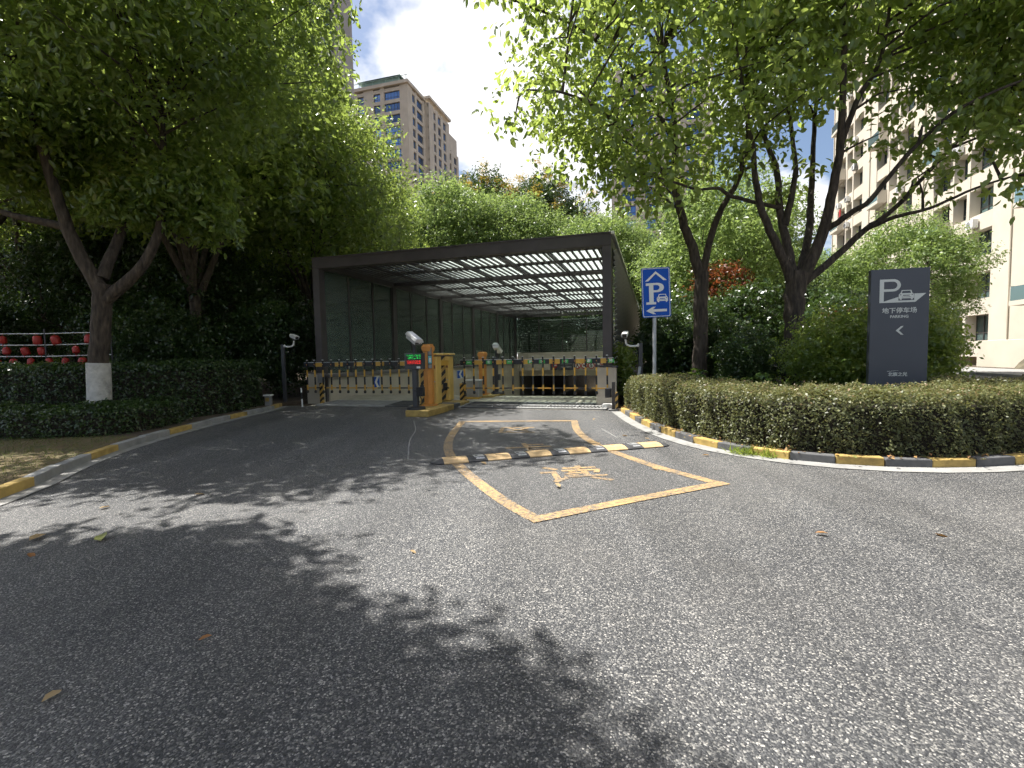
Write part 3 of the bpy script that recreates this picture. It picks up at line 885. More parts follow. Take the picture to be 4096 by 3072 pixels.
for mat_, z0, rows in (('led_green', 1.13, 9), ('led_red', 1.02, 7)):
    b = MB()
    on = set()
    for k in range(42):
        for j in range(rows):
            ch = k // 7
            if k % 7 == 6:
                continue
            p_ = 0.50 if (j in (0, rows - 1, rows // 2) or k % 7 in (0, 3)) else 0.10
            if mat_ == 'led_green' and j == rows // 2:
                continue
            if rs.random() < p_:
                xx = -0.15 + k * 0.0083; z = z0 + j * 0.0105
                b.add([(xx, -0.0775, z), (xx + 0.0068, -0.0775, z), (xx + 0.0068, -0.0775, z + 0.0085), (xx, -0.0775, z + 0.0085)], [(0, 1, 2, 3)])
    b.build('lit_characters', mat_, scr)
b = MB(); b.box(0.08, 0.17, -0.074, -0.0705, 0.92, 0.965); b.build('sticker', 'white', t0)
b = MB(); b.tube([(0, 0, 1.26), (0, 0, 1.40), (0.0, 0.02, 1.50)], [0.045, 0.04, 0.03], 10); b.build('neck', 'black', t0)
camera_head(t0, (-0.17, 0.12, 1.66), R(56), R(24))
b = MB(); b.box(0.06, 0.22, -0.09, 0.02, 0.30, 0.50)
for i in range(6):
    b.box(0.07 + i * 0.025, 0.083 + i * 0.025, -0.098, -0.09, 0.31, 0.49)
b.tube([(0.0, -0.05, 0.42), (0.14, -0.04, 0.40)], 0.02, 8); b.build('flood_lamp', 'black', t0, 0.004)
b = MB(); b.tube(catmull([(0.10, -0.02, 0.33), (0.16, 0.0, 0.16), (0.06, 0.02, 0.10), (0.05, 0.0, 0.24)], 5), 0.010, 6); b.build('cable', 'black', t0)

# orange card readers
def card_reader(label, u, v, z, h, rz, sticker):
    x, y = W2(u, v)
    t0 = thing('card_reader', label, 'card reader', (x, y, z), RZ + rz, 'orange card readers')
    s = h / 1.46
    hexp = [(-0.10, -0.07), (0.04, -0.12), (0.10, -0.03), (0.10, 0.09), (-0.10, 0.09)]
    b = MB(); b.prism(hexp, 0.04, 0.86 * s); b.build('column', 'orange', t0, 0.012)
    b = MB(); b.prism([(x_ * 1.02, y_ * 1.02) for x_, y_ in hexp], 0.862 * s, 1.46 * s); o = b.build('head', 'orange', t0, 0.012)
    b = MB(); b.prism([(-0.09, 0.0), (0.09, 0.0), (0.105, 0.09), (0.10, 0.145), (-0.105, 0.15), (-0.125, 0.09)], -0.26, 0.06, 0, Matrix.Rotation(R(90), 4, 'X')); o = b.build('hood', 'orange', t0, 0.03); o.location = (0.0, -0.08, 1.28 * s)
    b = MB(); b.box(-0.16, 0.16, -0.16, 0.14, 0.0, 0.04); b.build('foot', 'orange', t0, 0.012)
    if sticker:
        ang = math.atan2(0.09, 0.06)
        M_ = Matrix.Translation((0.076, -0.078, 0)) @ Matrix.Rotation(ang, 4, 'Z')
        b = MB(); b.box(-0.055, 0.055, -0.012, -0.006, 0.90, 1.40, 0, M_); p0 = b.build('panel', 'dark_grey', t0)
        b = MB(); b.box(-0.042, 0.042, -0.016, -0.0125, 1.22, 1.39, 0, M_); b.build('screen', 'mid_grey', p0)
        b = MB(); b.box(-0.045, 0.045, -0.016, -0.0125, 1.02, 1.20, 0, M_); b.build('sticker', 'teal_sticker', p0)
        b = MB(); b.box(-0.025, 0.025, -0.019, -0.0165, 1.05, 1.15, 0, M_); b.build('print', 'sign_white', p0)
        b = MB(); b.box(-0.045, 0.045, -0.016, -0.0125, 0.91, 0.995, 0, M_); b.build('label', 'mid_grey', p0)
    return t0
card_reader('tall orange card reader with teal sticker on the front island', -4.19, -1.68, ISL - 0.005, 1.48, 0.0, True)
back = thing('rear_island', 'low yellow slab behind the right barrier carrying equipment', 'island', (*W2(-4.25, 0.62), 0.085), RZ)
b = MB(); b.box(0, 0.46, 0, 1.7, 0, 0.05); b.build('slab', 'yellow', back, 0.01)
b = MB(); b.prism([(0.461, 0.25), (0.78, 0.35), (0.78, 1.5), (0.461, 1.6)], 0, 0.07); b.build('kerb_block', 'kerb_yellow', back, 0.01)
card_reader('plain orange card reader standing behind the metal cabinet', -3.98, 1.55, 0.135, 1.30, R(180), False)
x, y = W2(-4.02, 0.90)
t0 = thing('metal_cabinet', 'small stainless cabinet with pale lid behind the right barrier bars', 'cabinet', (x, y, 0.135), RZ)
b = MB(); b.box(-0.20, 0.20, -0.16, 0.16, 0, 0.46); b.build('body', 'silver', t0, 0.01)
b = MB(); b.box(-0.23, 0.23, -0.19, 0.19, 0.462, 0.50); b.build('lid', 'white', t0, 0.01)
b = MB(); b.box(-0.19, -0.005, -0.167, -0.161, 0.03, 0.44); b.build('door', 'silver', t0)
b = MB(); b.box(0.005, 0.19, -0.167, -0.161, 0.03, 0.44); b.build('door', 'silver', t0)
x, y = W2(-4.05, 0.12)
t0 = thing('guard_post', 'short black and yellow striped guard post beside the right barrier machine', 'bollard', (x, y, 0.05), RZ)
b = MB(); b.box(-0.08, 0.08, -0.06, 0.06, 0, 0.52); b.build('post', 'hazard_small', t0, 0.01)
b = MB(); b.tube([(0, 0, 0.52), (0, 0, 0.56)], [0.05, 0.01], 8); b.build('cap', 'dark_grey', t0)
x, y = W2(-3.62, 1.75)
t0 = thing('plate_camera', 'rear plate-reading camera facing into the ramp on a dark post', 'camera', (x, y, 0.15), RZ)
b = MB(); b.box(-0.05, 0.05, -0.05, 0.05, 0.03, 1.12); b.build('post', 'dark_grey', t0, 0.008)
b = MB(); b.lathe([(0, 0.06), (0.16, 0.05), (0.18, 0.0)], 18); b.build('base', 'black', t0)
b = MB(); b.tube([(0, 0, 1.12), (0, 0.02, 1.34)], [0.03, 0.025], 8); b.build('neck', 'black', t0)
camera_head(t0, (0.0, -0.02, 1.46), R(180), R(24))
b = MB(); b.box(0.052, 0.12, -0.06, 0.06, 0.42, 0.60); b.build('junction_box', 'dark_grey', t0, 0.006)

# direction signs on the left ramp wall
def wall_sign(label, v, z, w, h):
    x, y = W2(PU0 + 0.05, v)
    t0 = thing('chevron_sign', label, 'sign', (x, y, z), RZ + R(90), 'blue chevron signs on the ramp wall')
    b = MB(); b.box(0, w, -0.012, 0, 0, h); b.build('plate', 'sign_white', t0)
    b = MB(); b.box(0.02, w - 0.02, -0.015, -0.0125, 0.02, h - 0.02); pl = b.build('field', 'blue_paint', t0)
    c = w / 2
    b = MB()
    for x0 in (0.0, ):
        b.add([(c - 0.24 * w, -0.017, h / 2), (c + 0.05 * w, -0.017, h * 0.95), (c + 0.36 * w, -0.017, h * 0.95), (c + 0.07 * w, -0.017, h / 2), (c + 0.36 * w, -0.017, h * 0.05), (c + 0.05 * w, -0.017, h * 0.05)], [(0, 1, 2, 3), (0, 3, 4, 5)])
    b.build('chevron', 'sign_white', pl)
wall_sign('blue and white chevron sign low on the ramp wall behind the left barrier', 2.25, 0.28, 0.44, 0.40)
wall_sign('blue chevron sign far down the ramp wall above the metal cabinet', 9.6, 0.22, 0.8, 0.42)

# notice boards on the lintel at the far end of the ramp
x, y = W2(0, 20.78)
def notice(label, u0, u1, z0, z1, kind):
    x, y = W2(u0, 20.79)
    t0 = thing('notice_board', label, 'notice board', (x, y, z0), RZ)
    b = MB(); b.box(0, u1 - u0, -0.03, 0, 0, z1 - z0); b.build('board', 'dark_grey', t0)
    if kind:
        b = MB(); b.tube([(0.3, -0.036, 0.32), (0.3, -0.031, 0.32)], 0.2, 20); b.build('red_disc', 'red', t0)
        b = MB(); b.box(0.17, 0.43, -0.04, -0.0365, 0.28, 0.36); b.build('bar', 'sign_white', t0)
    for k in range(2):
        b = MB(); b.box(0.75 if kind else 0.6, (u1 - u0) - 0.1, -0.034, -0.031, 0.15 + 0.25 * k, 0.25 + 0.25 * k); b.build('text_line', 'mid_grey', t0)
notice('dark notice board with red disc at the left of the round warning signs', -5.95, -4.35, 0.26, 0.84, True)
notice('dark notice board with pale lines at the right of the round warning signs', -1.15, -0.25, 0.34, 0.84, False)
GL = ['walk', 'truck', '5', 'horn', 'turn', 'smoke']
for i, kd in enumerate(GL):
    u = -4.05 + i * 0.47
    x, y = W2(u, 20.78)
    nm = {'walk': 'round no-pedestrians sign', 'truck': 'round width or height limit sign', '5': 'round speed limit 5 sign', 'horn': 'round no-horn sign with crossed horn', 'turn': 'round crossed-out sign left of the last one', 'smoke': 'rightmost round crossed-out sign'}[kd]
    t0 = thing('warning_sign', nm + ' on the lintel at the ramp end', 'sign', (x, y, 0.54), RZ, 'round warning signs on the lintel')
    b = MB(); b.tube([(0, 0, 0), (0, -0.02, 0)], 0.225, 24); b.build('disc', 'sign_white', t0)
    me = shape_mesh([arc(0, 0, .225, .225, 0, 345, 23), arc(0, 0, .165, .165, 0, 345, 23)], 0.002); o = obj('red_ring', me, 'red', t0); o.location.y = -0.024; o.rotation_euler = UPRIGHT
    if kd == '5':
        o = obj('numeral', text_mesh('5', 0.36, 0.001, 0.01), 'black', t0); o.location.y = -0.025; o.rotation_euler = UPRIGHT
    else:
        b = MB(); b.box(-0.17, 0.17, -0.027, -0.0245, -0.022, 0.022, 0, Matrix.Rotation(R(45), 4, 'Y')); b.build('slash', 'red', t0)
        b = MB()
        if kd == 'walk':
            b.box(-0.04, 0.04, -0.0235, -0.0215, -0.02, 0.1); b.box(-0.09, -0.03, -0.0235, -0.0215, -0.14, 0.0, 0, Matrix.Rotation(R(12), 4, 'Y')); b.box(0.03, 0.08, -0.0235, -0.0215, -0.14, 0.0); b.box(-0.03, 0.03, -0.0235, -0.0215, 0.105, 0.15)
        elif kd == 'truck':
            b.box(-0.1, 0.06, -0.0235, -0.0215, -0.03, 0.08); b.box(0.065, 0.12, -0.0235, -0.0215, -0.03, 0.04)
        elif kd == 'horn':
            b.prism([(-0.13, 0.03), (0.03, 0.02), (0.12, 0.09), (0.12, -0.09), (0.03, -0.03), (-0.13, -0.03)], 0.0215, 0.0235, 0, Matrix.Rotation(R(90), 4, 'X'))
        elif kd == 'turn':
            b.box(-0.02, 0.02, -0.0235, -0.0215, -0.12, 0.06); b.box(-0.02, 0.10, -0.0235, -0.0215, 0.061, 0.10)
        else:
            b.box(-0.12, 0.10, -0.0235, -0.0215, -0.02, 0.02); b.box(0.06, 0.09, -0.0235, -0.0215, 0.021, 0.1)
        b.build('symbol', 'black', t0)

# ------------------------------------------------------------------ street signs
t0 = thing('parking_sign', 'blue parking sign with roof, P, car and arrow on a grey pole by the hedge', 'sign', (3.14, 10.55, 0.05), R(-4))
b = MB(); b.tube([(0, 0.05, 0), (0, 0.05, 3.0)], 0.042, 16); b.build('pole', 'galvanised', t0)
def rrect(w, h, r, n=5):
    o = []
    for cx_, cy2, a in ((w / 2 - r, h / 2 - r, 0), (-w / 2 + r, h / 2 - r, 90), (-w / 2 + r, -h / 2 + r, 180), (w / 2 - r, -h / 2 + r, 270)):
        o += arc(cx_, cy2, r, r, a, a + 90, n)
    return o
pl = obj('plate', shape_mesh([rrect(0.61, 1.07, 0.045)], 0.006), 'blue_paint', t0); pl.location = (0.02, -0.01, 2.565); pl.rotation_euler = (R(90), R(-1.6), 0)
def on_plate(parent, name, loops, mat, z=0.008):
    o = obj(name, shape_mesh(loops, 0.0008), mat, parent); o.location.z = z; return o
on_plate(pl, 'border', [rrect(0.58, 1.04, 0.038), rrect(0.556, 1.016, 0.028)], 'sign_white')
on_plate(pl, 'roof_symbol', [[(-0.23, 0.245), (0.0, 0.455), (0.235, 0.255), (0.16, 0.255), (0.0, 0.40), (-0.16, 0.245)]], 'sign_white')
pP = [(-0.215, 0.205), (0.03, 0.205)] + arc(0.03, 0.105, 0.14, 0.10, 90, -90, 12) + [(-0.055, 0.005), (-0.055, -0.205), (-0.005, -0.205), (-0.005, -0.255), (-0.215, -0.255), (-0.215, -0.205), (-0.15, -0.205), (-0.15, 0.15), (-0.215, 0.15)]
on_plate(pl, 'letter_p', [pP, [(-0.055, 0.16), (-0.055, 0.05), (0.01, 0.05)] + arc(0.01, 0.105, 0.065, 0.055, -90, 90, 8)[1:]], 'sign_white')
def car_icon(s, ox, oy):
    f = lambda pts: [(ox + x * s, oy + y * s) for x, y in pts]
    body = f([(-1.0, -0.55), (-1.0, 0.0), (-0.9, 0.2), (-0.78, 0.25), (-0.62, 0.72), (0.62, 0.72), (0.78, 0.25), (0.9, 0.2), (1.0, 0.0), (1.0, -0.55), (0.85, -0.55), (0.85, -0.75), (0.6, -0.75), (0.6, -0.55), (-0.6, -0.55), (-0.6, -0.75), (-0.85, -0.75), (-0.85, -0.55)])
    glass = f([(-0.62, 0.25), (-0.52, 0.60), (0.52, 0.60), (0.62, 0.25)])
    grille = f([(-0.5, -0.02), (-0.42, -0.14), (0.42, -0.14), (0.5, -0.02)])
    low = f([(-0.6, -0.3), (-0.6, -0.37), (0.6, -0.37), (0.6, -0.3)])
    l1 = f([(-0.85, 0.08), (-0.65, 0.08), (-0.7, -0.05), (-0.85, -0.05)]); l2 = f([(0.85, 0.08), (0.65, 0.08), (0.7, -0.05), (0.85, -0.05)])
    return [body, glass, grille, low, l1, l2]
on_plate(pl, 'car_symbol', car_icon(0.118, 0.13, -0.125), 'sign_white')
on_plate(pl, 'arrow', [[(-0.225, -0.39), (-0.075, -0.305), (-0.015, -0.305), (-0.075, -0.36), (0.22, -0.36), (0.22, -0.415), (-0.075, -0.415), (-0.015, -0.465), (-0.075, -0.465)]], 'sign_white')
for z in (2.25, 2.85):
    b = MB(); b.box(-0.06, 0.06, 0.0, 0.1, z, z + 0.04); b.build('clamp', 'galvanised', t0)

ang = math.atan2(7.8 - 8.0, 6.71 - 5.95)
t0 = thing('totem_sign', 'dark slate totem sign with white P, car and arrow behind the right hedge', 'sign', (6.335, 7.9, 0.05), ang)
TW = 0.82
b = MB(); b.box(-TW / 2, TW / 2, 0, 0.10, 0, 2.55); b.build('slab', 'totem', t0, 0.006)
def on_totem(name, me, x_, z_):
    o = obj(name, me, 'totem_white', t0); o.location = (x_, -0.004, z_); o.rotation_euler = UPRIGHT; return o
# letter P with the ramp floor and a car, traced on a 0.82 m wide face
pp = [(-0.285, 0.185), (-0.10, 0.185)] + arc(-0.10, 0.085, 0.11, 0.10, 90, -90, 12) + [(-0.225, -0.015), (-0.225, -0.175), (-0.02, -0.105), (-0.02, -0.165), (0.20, -0.165), (0.20, -0.06), (0.36, -0.06), (0.215, -0.195), (-0.285, -0.195)]
ph = [(-0.225, 0.145), (-0.225, 0.025), (-0.10, 0.025)] + arc(-0.10, 0.085, 0.062, 0.06, -90, 90, 10)[1:]
on_totem('letter_p', shape_mesh([pp, ph], 0.001), 0, 2.20)
on_totem('car_symbol', shape_mesh(car_icon(0.105, 0.09, -0.075), 0.001), 0, 2.20)
on_totem('lettering', text_mesh('地下停车场', 0.098, 0.001, 0.0012), 0.0, 1.87)
on_totem('lettering', text_mesh('PARKING', 0.062, 0.001, 0.0012), 0.0, 1.775)
on_totem('arrow', shape_mesh([[(-0.045, 0), (0.03, 0.07), (0.065, 0.07), (0.0, 0.0), (0.065, -0.07), (0.03, -0.07)]], 0.001), 0.0, 1.55)
on_totem('lettering', text_mesh('北宸之光', 0.068, 0.001, 0.0012), -0.0, 0.83)
on_totem('logo_stroke', shape_mesh([[(-0.16, 0.0), (0.0, 0.012), (0.02, 0.012), (-0.14, -0.006)]], 0.001), 0.0, 0.885)

# CCTV cameras on arms
def cctv(label, loc, rz, post_h, arm, cam_rz):
    t0 = thing('surveillance_camera', label, 'camera', loc, rz, 'surveillance cameras on arms')
    b = MB(); b.box(-0.045, 0.045, -0.045, 0.045, 0, post_h); b.build('post', 'dark_grey', t0, 0.006)
    h = post_h - 0.05
    b = MB(); b.tube(catmull([(0.0, 0, h), (arm * 0.5, 0, h - 0.02), (arm * 0.9, 0, h + 0.02), (arm, 0, h + 0.16)], 5), 0.024, 8)
    b.tube([(arm * 0.12, 0, h), (arm * 0.17, 0, h)], 0.05, 10); b.build('arm', 'white', t0)
    b = MB(); b.prism([(-0.06, -0.05), (0.06, -0.05), (0.075, 0.03), (0.055, 0.055), (-0.055, 0.055), (-0.075, 0.03)], -0.13, 0.20); o = b.build('camera_housing', 'white', t0, 0.012)
    o.location = (arm, 0, h + 0.27); o.rotation_euler = (R(90) + R(14), 0, cam_rz)
    b = MB(); b.box(-0.052, 0.052, -0.042, 0.042, 0.201, 0.205); b.build('lens_window', 'black', o)
    b = MB(); b.tube([(arm, 0, h + 0.15), (arm, 0, h + 0.24)], [0.035, 0.045], 8); b.build('joint', 'dark_grey', t0)
cctv('white surveillance camera on a pale arm beside the right canopy post', (3.10, 11.6, 0.05), 0, 1.50, -0.36, R(-20))
cctv('white surveillance camera on an arm left of the left canopy post', (-6.62, 14.0, 0.05), 0, 1.70, 0.33, R(50))
b = MB(); b.box(-0.03, 0.03, -0.02, 0.02, 0, 0.95, 0, Matrix.Rotation(R(7), 4, 'Y')); o = b.build('cable_trunking', 'galvanised', None, 0.004); o.location = (2.93, 11.45, 0.05)
tag(o, 'leaning grey trunking strip next to the right surveillance camera post', 'trunking')
x, y = W2(-8.3, -1.15)
t0 = thing('marker_stick', 'thin white and black marker stick at the left kerb end', 'marker post', (x, y, 0))
b = MB()
for z0, z1, mi in ((0, 0.22, 0), (0.22, 0.40, 1), (0.40, 0.52, 0)):
    b.tube([(-0.03 * z0, 0, z0), (-0.03 * z1, 0, z1)], 0.022, 8, mi)
b.build('stick', ['white', 'black'], t0)
t0 = thing('lawn_lamp', 'small pale boxy lamp at the edge of the left hedge', 'lamp', (-6.55, 12.9, 0.08))
b = MB(); b.box(-0.07, 0.07, -0.07, 0.07, 0, 0.26); b.build('body', 'mid_grey', t0, 0.008)
b = MB(); b.box(-0.10, 0.10, -0.10, 0.10, 0.262, 0.30); b.build('cap', 'white', t0, 0.008)
b = MB(); b.box(-0.05, 0.05, -0.075, -0.071, 0.12, 0.22); b.build('lens', 'kerb_yellow', t0)

# ------------------------------------------------------------------ road markings, speed bump
LM = [(0.16, 3.77), (-0.06, 4.18), (-0.31, 4.76), (-0.60, 5.53), (-0.83, 6.30), (-0.96, 7.05), (-1.02, 8.0), (-1.01, 9.55)]
RM = [(1.21, 9.40), (1.11, 8.2), (1.16, 7.15), (1.33, 6.35), (1.63, 5.48), (1.86, 5.02), (2.04, 4.68)]
def strip(pts, w, z, ends=(0, 0)):
    P = catmull([Vector((x, y, 0)) for x, y in pts], 6)
    a, c = offset(P, w / 2), offset(P, -w / 2)
    b = MB()
    b.add([(p.x, p.y, z) for p in a] + [(p.x, p.y, z) for p in c], [(i, len(a) + i, len(a) + i + 1, i + 1) for i in range(len(a) - 1)])
    return b
mk = thing('box_marking', 'curved yellow painted box outline on the asphalt before the right lane', 'road marking', (0, 0, 0))
strip(LM, 0.13, 0.004).build('painted_line', 'road_paint', mk)
strip(RM, 0.13, 0.004).build('painted_line', 'road_paint', mk)
strip([(-1.08, 9.58), (0.1, 9.50), (1.27, 9.40)], 0.15, 0.0065).build('painted_line', 'road_paint', mk)
strip([(0.12, 3.72), (1.0, 4.18), (2.10, 4.72)], 0.13, 0.0065).build('painted_line', 'road_paint', mk)
for ch, x_, y_, w_, h_, rz, wh in (('读', 0.66, 5.20, 0.72, 0.72, R(5), 'nearest'), ('卡', 0.22, 6.72, 0.66, 0.72, R(8), 'middle'), ('区', 0.08, 8.38, 0.62, 0.62, R(-4), 'farthest')):
    me = text_mesh(ch, 1.0, 0, 0.012)
    co = np.empty(len(me.vertices) * 3); me.vertices.foreach_get('co', co); co = co.reshape(-1, 3)
    mn, mx = co.min(0), co.max(0)
    co[:, 0] = (co[:, 0] - (mn[0] + mx[0]) / 2) / (mx[0] - mn[0]) * w_
    co[:, 1] = (co[:, 1] - (mn[1] + mx[1]) / 2) / (mx[1] - mn[1]) * h_
    co[:, 2] = 0
    me.vertices.foreach_set('co', co.ravel())
    o = obj('character_marking', me, 'road_paint'); o.location = (x_, y_, 0.0045); o.rotation_euler.z = rz
    tag(o, wh + ' yellow painted character inside the box marking, reading ' + ch, 'road marking', 'characters painted in the box')
# fine cracks / sealed joint
b = strip([(-2.05, 9.9), (-1.75, 8.6), (-1.62, 7.5), (-1.35, 6.1)], 0.018, 0.003); o = b.build('sealed_joint', 'concrete'); o['kind'] = 'structure'
b = strip([(1.55, 8.35), (1.62, 7.4)], 0.02, 0.003); o = b.build('chalk_scratch', 'concrete'); o['kind'] = 'structure'

A0, A1 = Vector((-1.04, 5.85, 0)), Vector((2.20, 6.79, 0))
sbang = math.atan2(A1.y - A0.y, A1.x - A0.x)
sb_ = thing('speed_bump', 'black and yellow rubber speed bump lying across the painted box', 'speed bump', (A0.x, A0.y, 0.004), sbang)
LEN = (A1 - A0).length
bw_, bh_ = 0.31, 0.045
prof_ = [(-bw_ / 2, 0.0), (-bw_ / 2, 0.012), (-bw_ * 0.26, bh_ * 0.85), (-bw_ * 0.08, bh_), (bw_ * 0.08, bh_), (bw_ * 0.26, bh_ * 0.85), (bw_ / 2, 0.012), (bw_ / 2, 0.0)]
def seg_mesh(L_, mat):
    b = MB()
    n = len(prof_)
    vs = [(0, y, z) for y, z in prof_] + [(L_, y, z) for y, z in prof_]
    b.add(vs, [(i, n + i, n + i + 1, i + 1) for i in range(n - 1)] + [tuple(range(n)), tuple(range(2 * n - 1, n - 1, -1))])
    # tread ribs
    for k in range(5):
        for s_ in (-1, 1):
            x0 = 0.03 + (L_ - 0.06) * k / 5
            b.add([(x0, s_ * bw_ * 0.46, 0.0185), (x0 + 0.016, s_ * bw_ * 0.46, 0.0185), (x0 + 0.05, s_ * bw_ * 0.28, bh_ * 0.85 + 0.004), (x0 + 0.034, s_ * bw_ * 0.28, bh_ * 0.85 + 0.004)], [(0, 1, 2, 3)] if s_ < 0 else [(3, 2, 1, 0)])
    b.tube([(L_ / 2, 0, bh_ - 0.004), (L_ / 2, 0, bh_ + 0.003)], 0.022, 10)
    me = b.mesh('segment'); me.materials.append(MATS[mat]); return me
nY = 6
capl = 0.17
pitch = (LEN - 2 * capl - 0.30) / (nY - 1)
ym, km = seg_mesh(0.30, 'bump_yellow'), seg_mesh(pitch - 0.304, 'rubber')
for i in range(nY):
    o = bpy.data.objects.new('segment', ym); COL.objects.link(o); o.parent = sb_; o.location.x = capl + i * pitch
    if i < nY - 1:
        o = bpy.data.objects.new('segment', km); COL.objects.link(o); o.parent = sb_; o.location.x = capl + i * pitch + 0.302
        b = MB(); b.add([(0.10, -bw_ * 0.40, 0.030), (0.21, -bw_ * 0.40, 0.030), (0.21, -bw_ * 0.27, bh_ * 0.86 + 0.004), (0.10, -bw_ * 0.27, bh_ * 0.86 + 0.004), ], [(0, 1, 2, 3)])
        b.box(0.09, 0.215, -0.06, 0.06, bh_ - 0.006, bh_ + 0.002)
        b.build('reflector', 'reflector', o)
for x0, s_ in ((capl, -1), (capl + (nY - 1) * pitch + 0.30, 1)):
    b = MB(); n = len(prof_)
    for k in range(7):
        a0, a1 = R(-90 + 180 * k / 7), R(-90 + 180 * (k + 1) / 7)
        p = lambda a, rr_: (x0 + s_ * math.cos(a) * rr_, math.sin(a) * rr_)
        b.add([(*p(a0, bw_ / 2), 0.0), (*p(a1, bw_ / 2), 0.0), (*p(a1, bw_ / 2), 0.012), (*p(a0, bw_ / 2), 0.012), (*p(a1, bw_ * 0.2), bh_ * 0.9), (*p(a0, bw_ * 0.2), bh_ * 0.9), (x0, 0, bh_)],
              [(0, 1, 2, 3), (3, 2, 4, 5), (5, 4, 6)])
    b.build('end_cap', 'rubber', sb_)

# ------------------------------------------------------------------ foliage tools
def unit(a):
    return a / np.maximum(1e-9, np.linalg.norm(a, axis=1, keepdims=True))
def leaf_mesh(name, P, Nn, size, rg, lvv, aspect=0.45, six=False, droop=0.35):
    n = len(P)
    Nn = unit(Nn)
    T = rg.normal(size=(n, 3)); T[:, 2] -= droop * 2
    T = unit(T - Nn * np.sum(T * Nn, axis=1, keepdims=True))
    B = np.cross(Nn, T)
    s = size[:, None]
    w = s * aspect * 0.5
    if six:
        V = np.stack([P, P + T * s * 0.30 + B * w * 0.9 + Nn * s * 0.07, P + T * s * 0.66 + B * w * 0.8 + Nn * s * 0.05, P + T * s - Nn * s * 0.10,
                      P + T * s * 0.66 - B * w * 0.8 + Nn * s * 0.05, P + T * s * 0.30 - B * w * 0.9 + Nn * s * 0.07], axis=1).reshape(-1, 3)
        k = np.arange(n)[:, None] * 6
        F = np.stack([k + 0, k + 1, k + 2, k + 3, k + 0, k + 3, k + 4, k + 5], axis=2).reshape(-1, 4)
        lv_ = np.repeat(lvv, 2)
    else:
        V = np.stack([P, P + T * s * 0.45 + B * w + Nn * s * 0.06, P + T * s - Nn * s * 0.06, P + T * s * 0.45 - B * w + Nn * s * 0.06], axis=1).reshape(-1, 3)
        F = (np.arange(n)[:, None] * 4 + np.arange(4)[None, :])
        lv_ = lvv
    me = bpy.data.meshes.new(name)
    me.vertices.add(len(V)); me.vertices.foreach_set('co', V.astype(np.float32).ravel())
    nf = len(F)
    me.loops.add(nf * 4); me.loops.foreach_set('vertex_index', F.astype(np.int32).ravel())
    me.polygons.add(nf)
    me.polygons.foreach_set('loop_start', np.arange(nf, dtype=np.int32) * 4)
    me.polygons.foreach_set('loop_total', np.full(nf, 4, dtype=np.int32))
    at = me.attributes.new('lv', 'FLOAT', 'FACE'); at.data.foreach_set('value', np.clip(lv_, 0, 1).astype(np.float32))
    me.update(calc_edges=True)
    return me
def clump_leaves(cl, rg, per, size, flat=0.75, tw=6):
    """cl: array (k,5) x,y,z,r,weight -> leaf positions, normals, sizes, colour values"""
    cl = np.asarray(cl, float)
    cnt = np.maximum(1, (per * cl[:, 4]).astype(int) // tw)
    idx = np.repeat(np.arange(len(cl)), cnt)
    n = len(idx)
    d = unit(rg.normal(size=(n, 3)))
    d[:, 2] = np.where(d[:, 2] < -0.3, d[:, 2] * 0.6, d[:, 2])
    rad = cl[idx, 3] * (0.30 + 0.75 * rg.random(n) ** 0.55)
    off = d * rad[:, None]; off[:, 2] *= flat
    base = cl[idx, :3] + off
    tdir = unit(d * 0.8 + rg.normal(size=(n, 3)) * 0.6 + np.array([0, 0, 0.15]))
    i2 = np.repeat(np.arange(n), tw)
    k = np.tile(np.arange(tw), n)
    P = base[i2] + tdir[i2] * (k * 0.45 * size)[:, None] + rg.normal(size=(n * tw, 3)) * size * 0.35
    Nn = d[i2] * 0.5 + np.array([0, 0, 0.45]) + rg.normal(size=(n * tw, 3)) * 0.65
    sz = size * (0.55 + 0.7 * rg.random(n * tw)) * (0.8 + 0.45 * rg.random(len(cl)))[idx][i2]
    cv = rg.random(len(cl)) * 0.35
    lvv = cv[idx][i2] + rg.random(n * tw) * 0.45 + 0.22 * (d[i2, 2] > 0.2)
    return P, Nn, sz, lvv
def ell_clumps(c, rad, n, rg, rmin=0.26, rmax=0.42, inner=0.5, zmin=-0.85):
    out = []
    m_ = (rad[0] + rad[1] + rad[2]) / 3
    g_ = math.pi * (3 - math.sqrt(5))
    for i in range(n):
        z = 1 - (i + 0.5) / n * (1 - zmin)
        a = i * g_ + rg.random() * 0.7
        rr_ = math.sqrt(max(0, 1 - z * z))
        f = (inner + (1 - inner) * rg.random() ** 0.5) * (0.9 + 0.16 * rg.random())
        r0 = m_ * (rmin + (rmax - rmin) * rg.random())
        f *= (1 - 0.45 * r0 / m_)
        out.append((c[0] + rad[0] * rr_ * math.cos(a) * f, c[1] + rad[1] * rr_ * math.sin(a) * f, c[2] + rad[2] * z * f, r0, (r0 / m_ / 0.29) ** 2))
    return out
def limb_tube(mb, pts, r0, r1, n=8, rg=None, mi=0):
    P = catmull(pts, 5)
    k = len(P)
    if rg is not None:
        for i in range(1, k - 1):
            P[i] = P[i] + Vector(rg.normal(size=3) * r0 * 0.06)
    mb.tube(P, [r0 + (r1 - r0) * (i / (k - 1)) ** 0.8 for i in range(k)], n, mi)
    return P
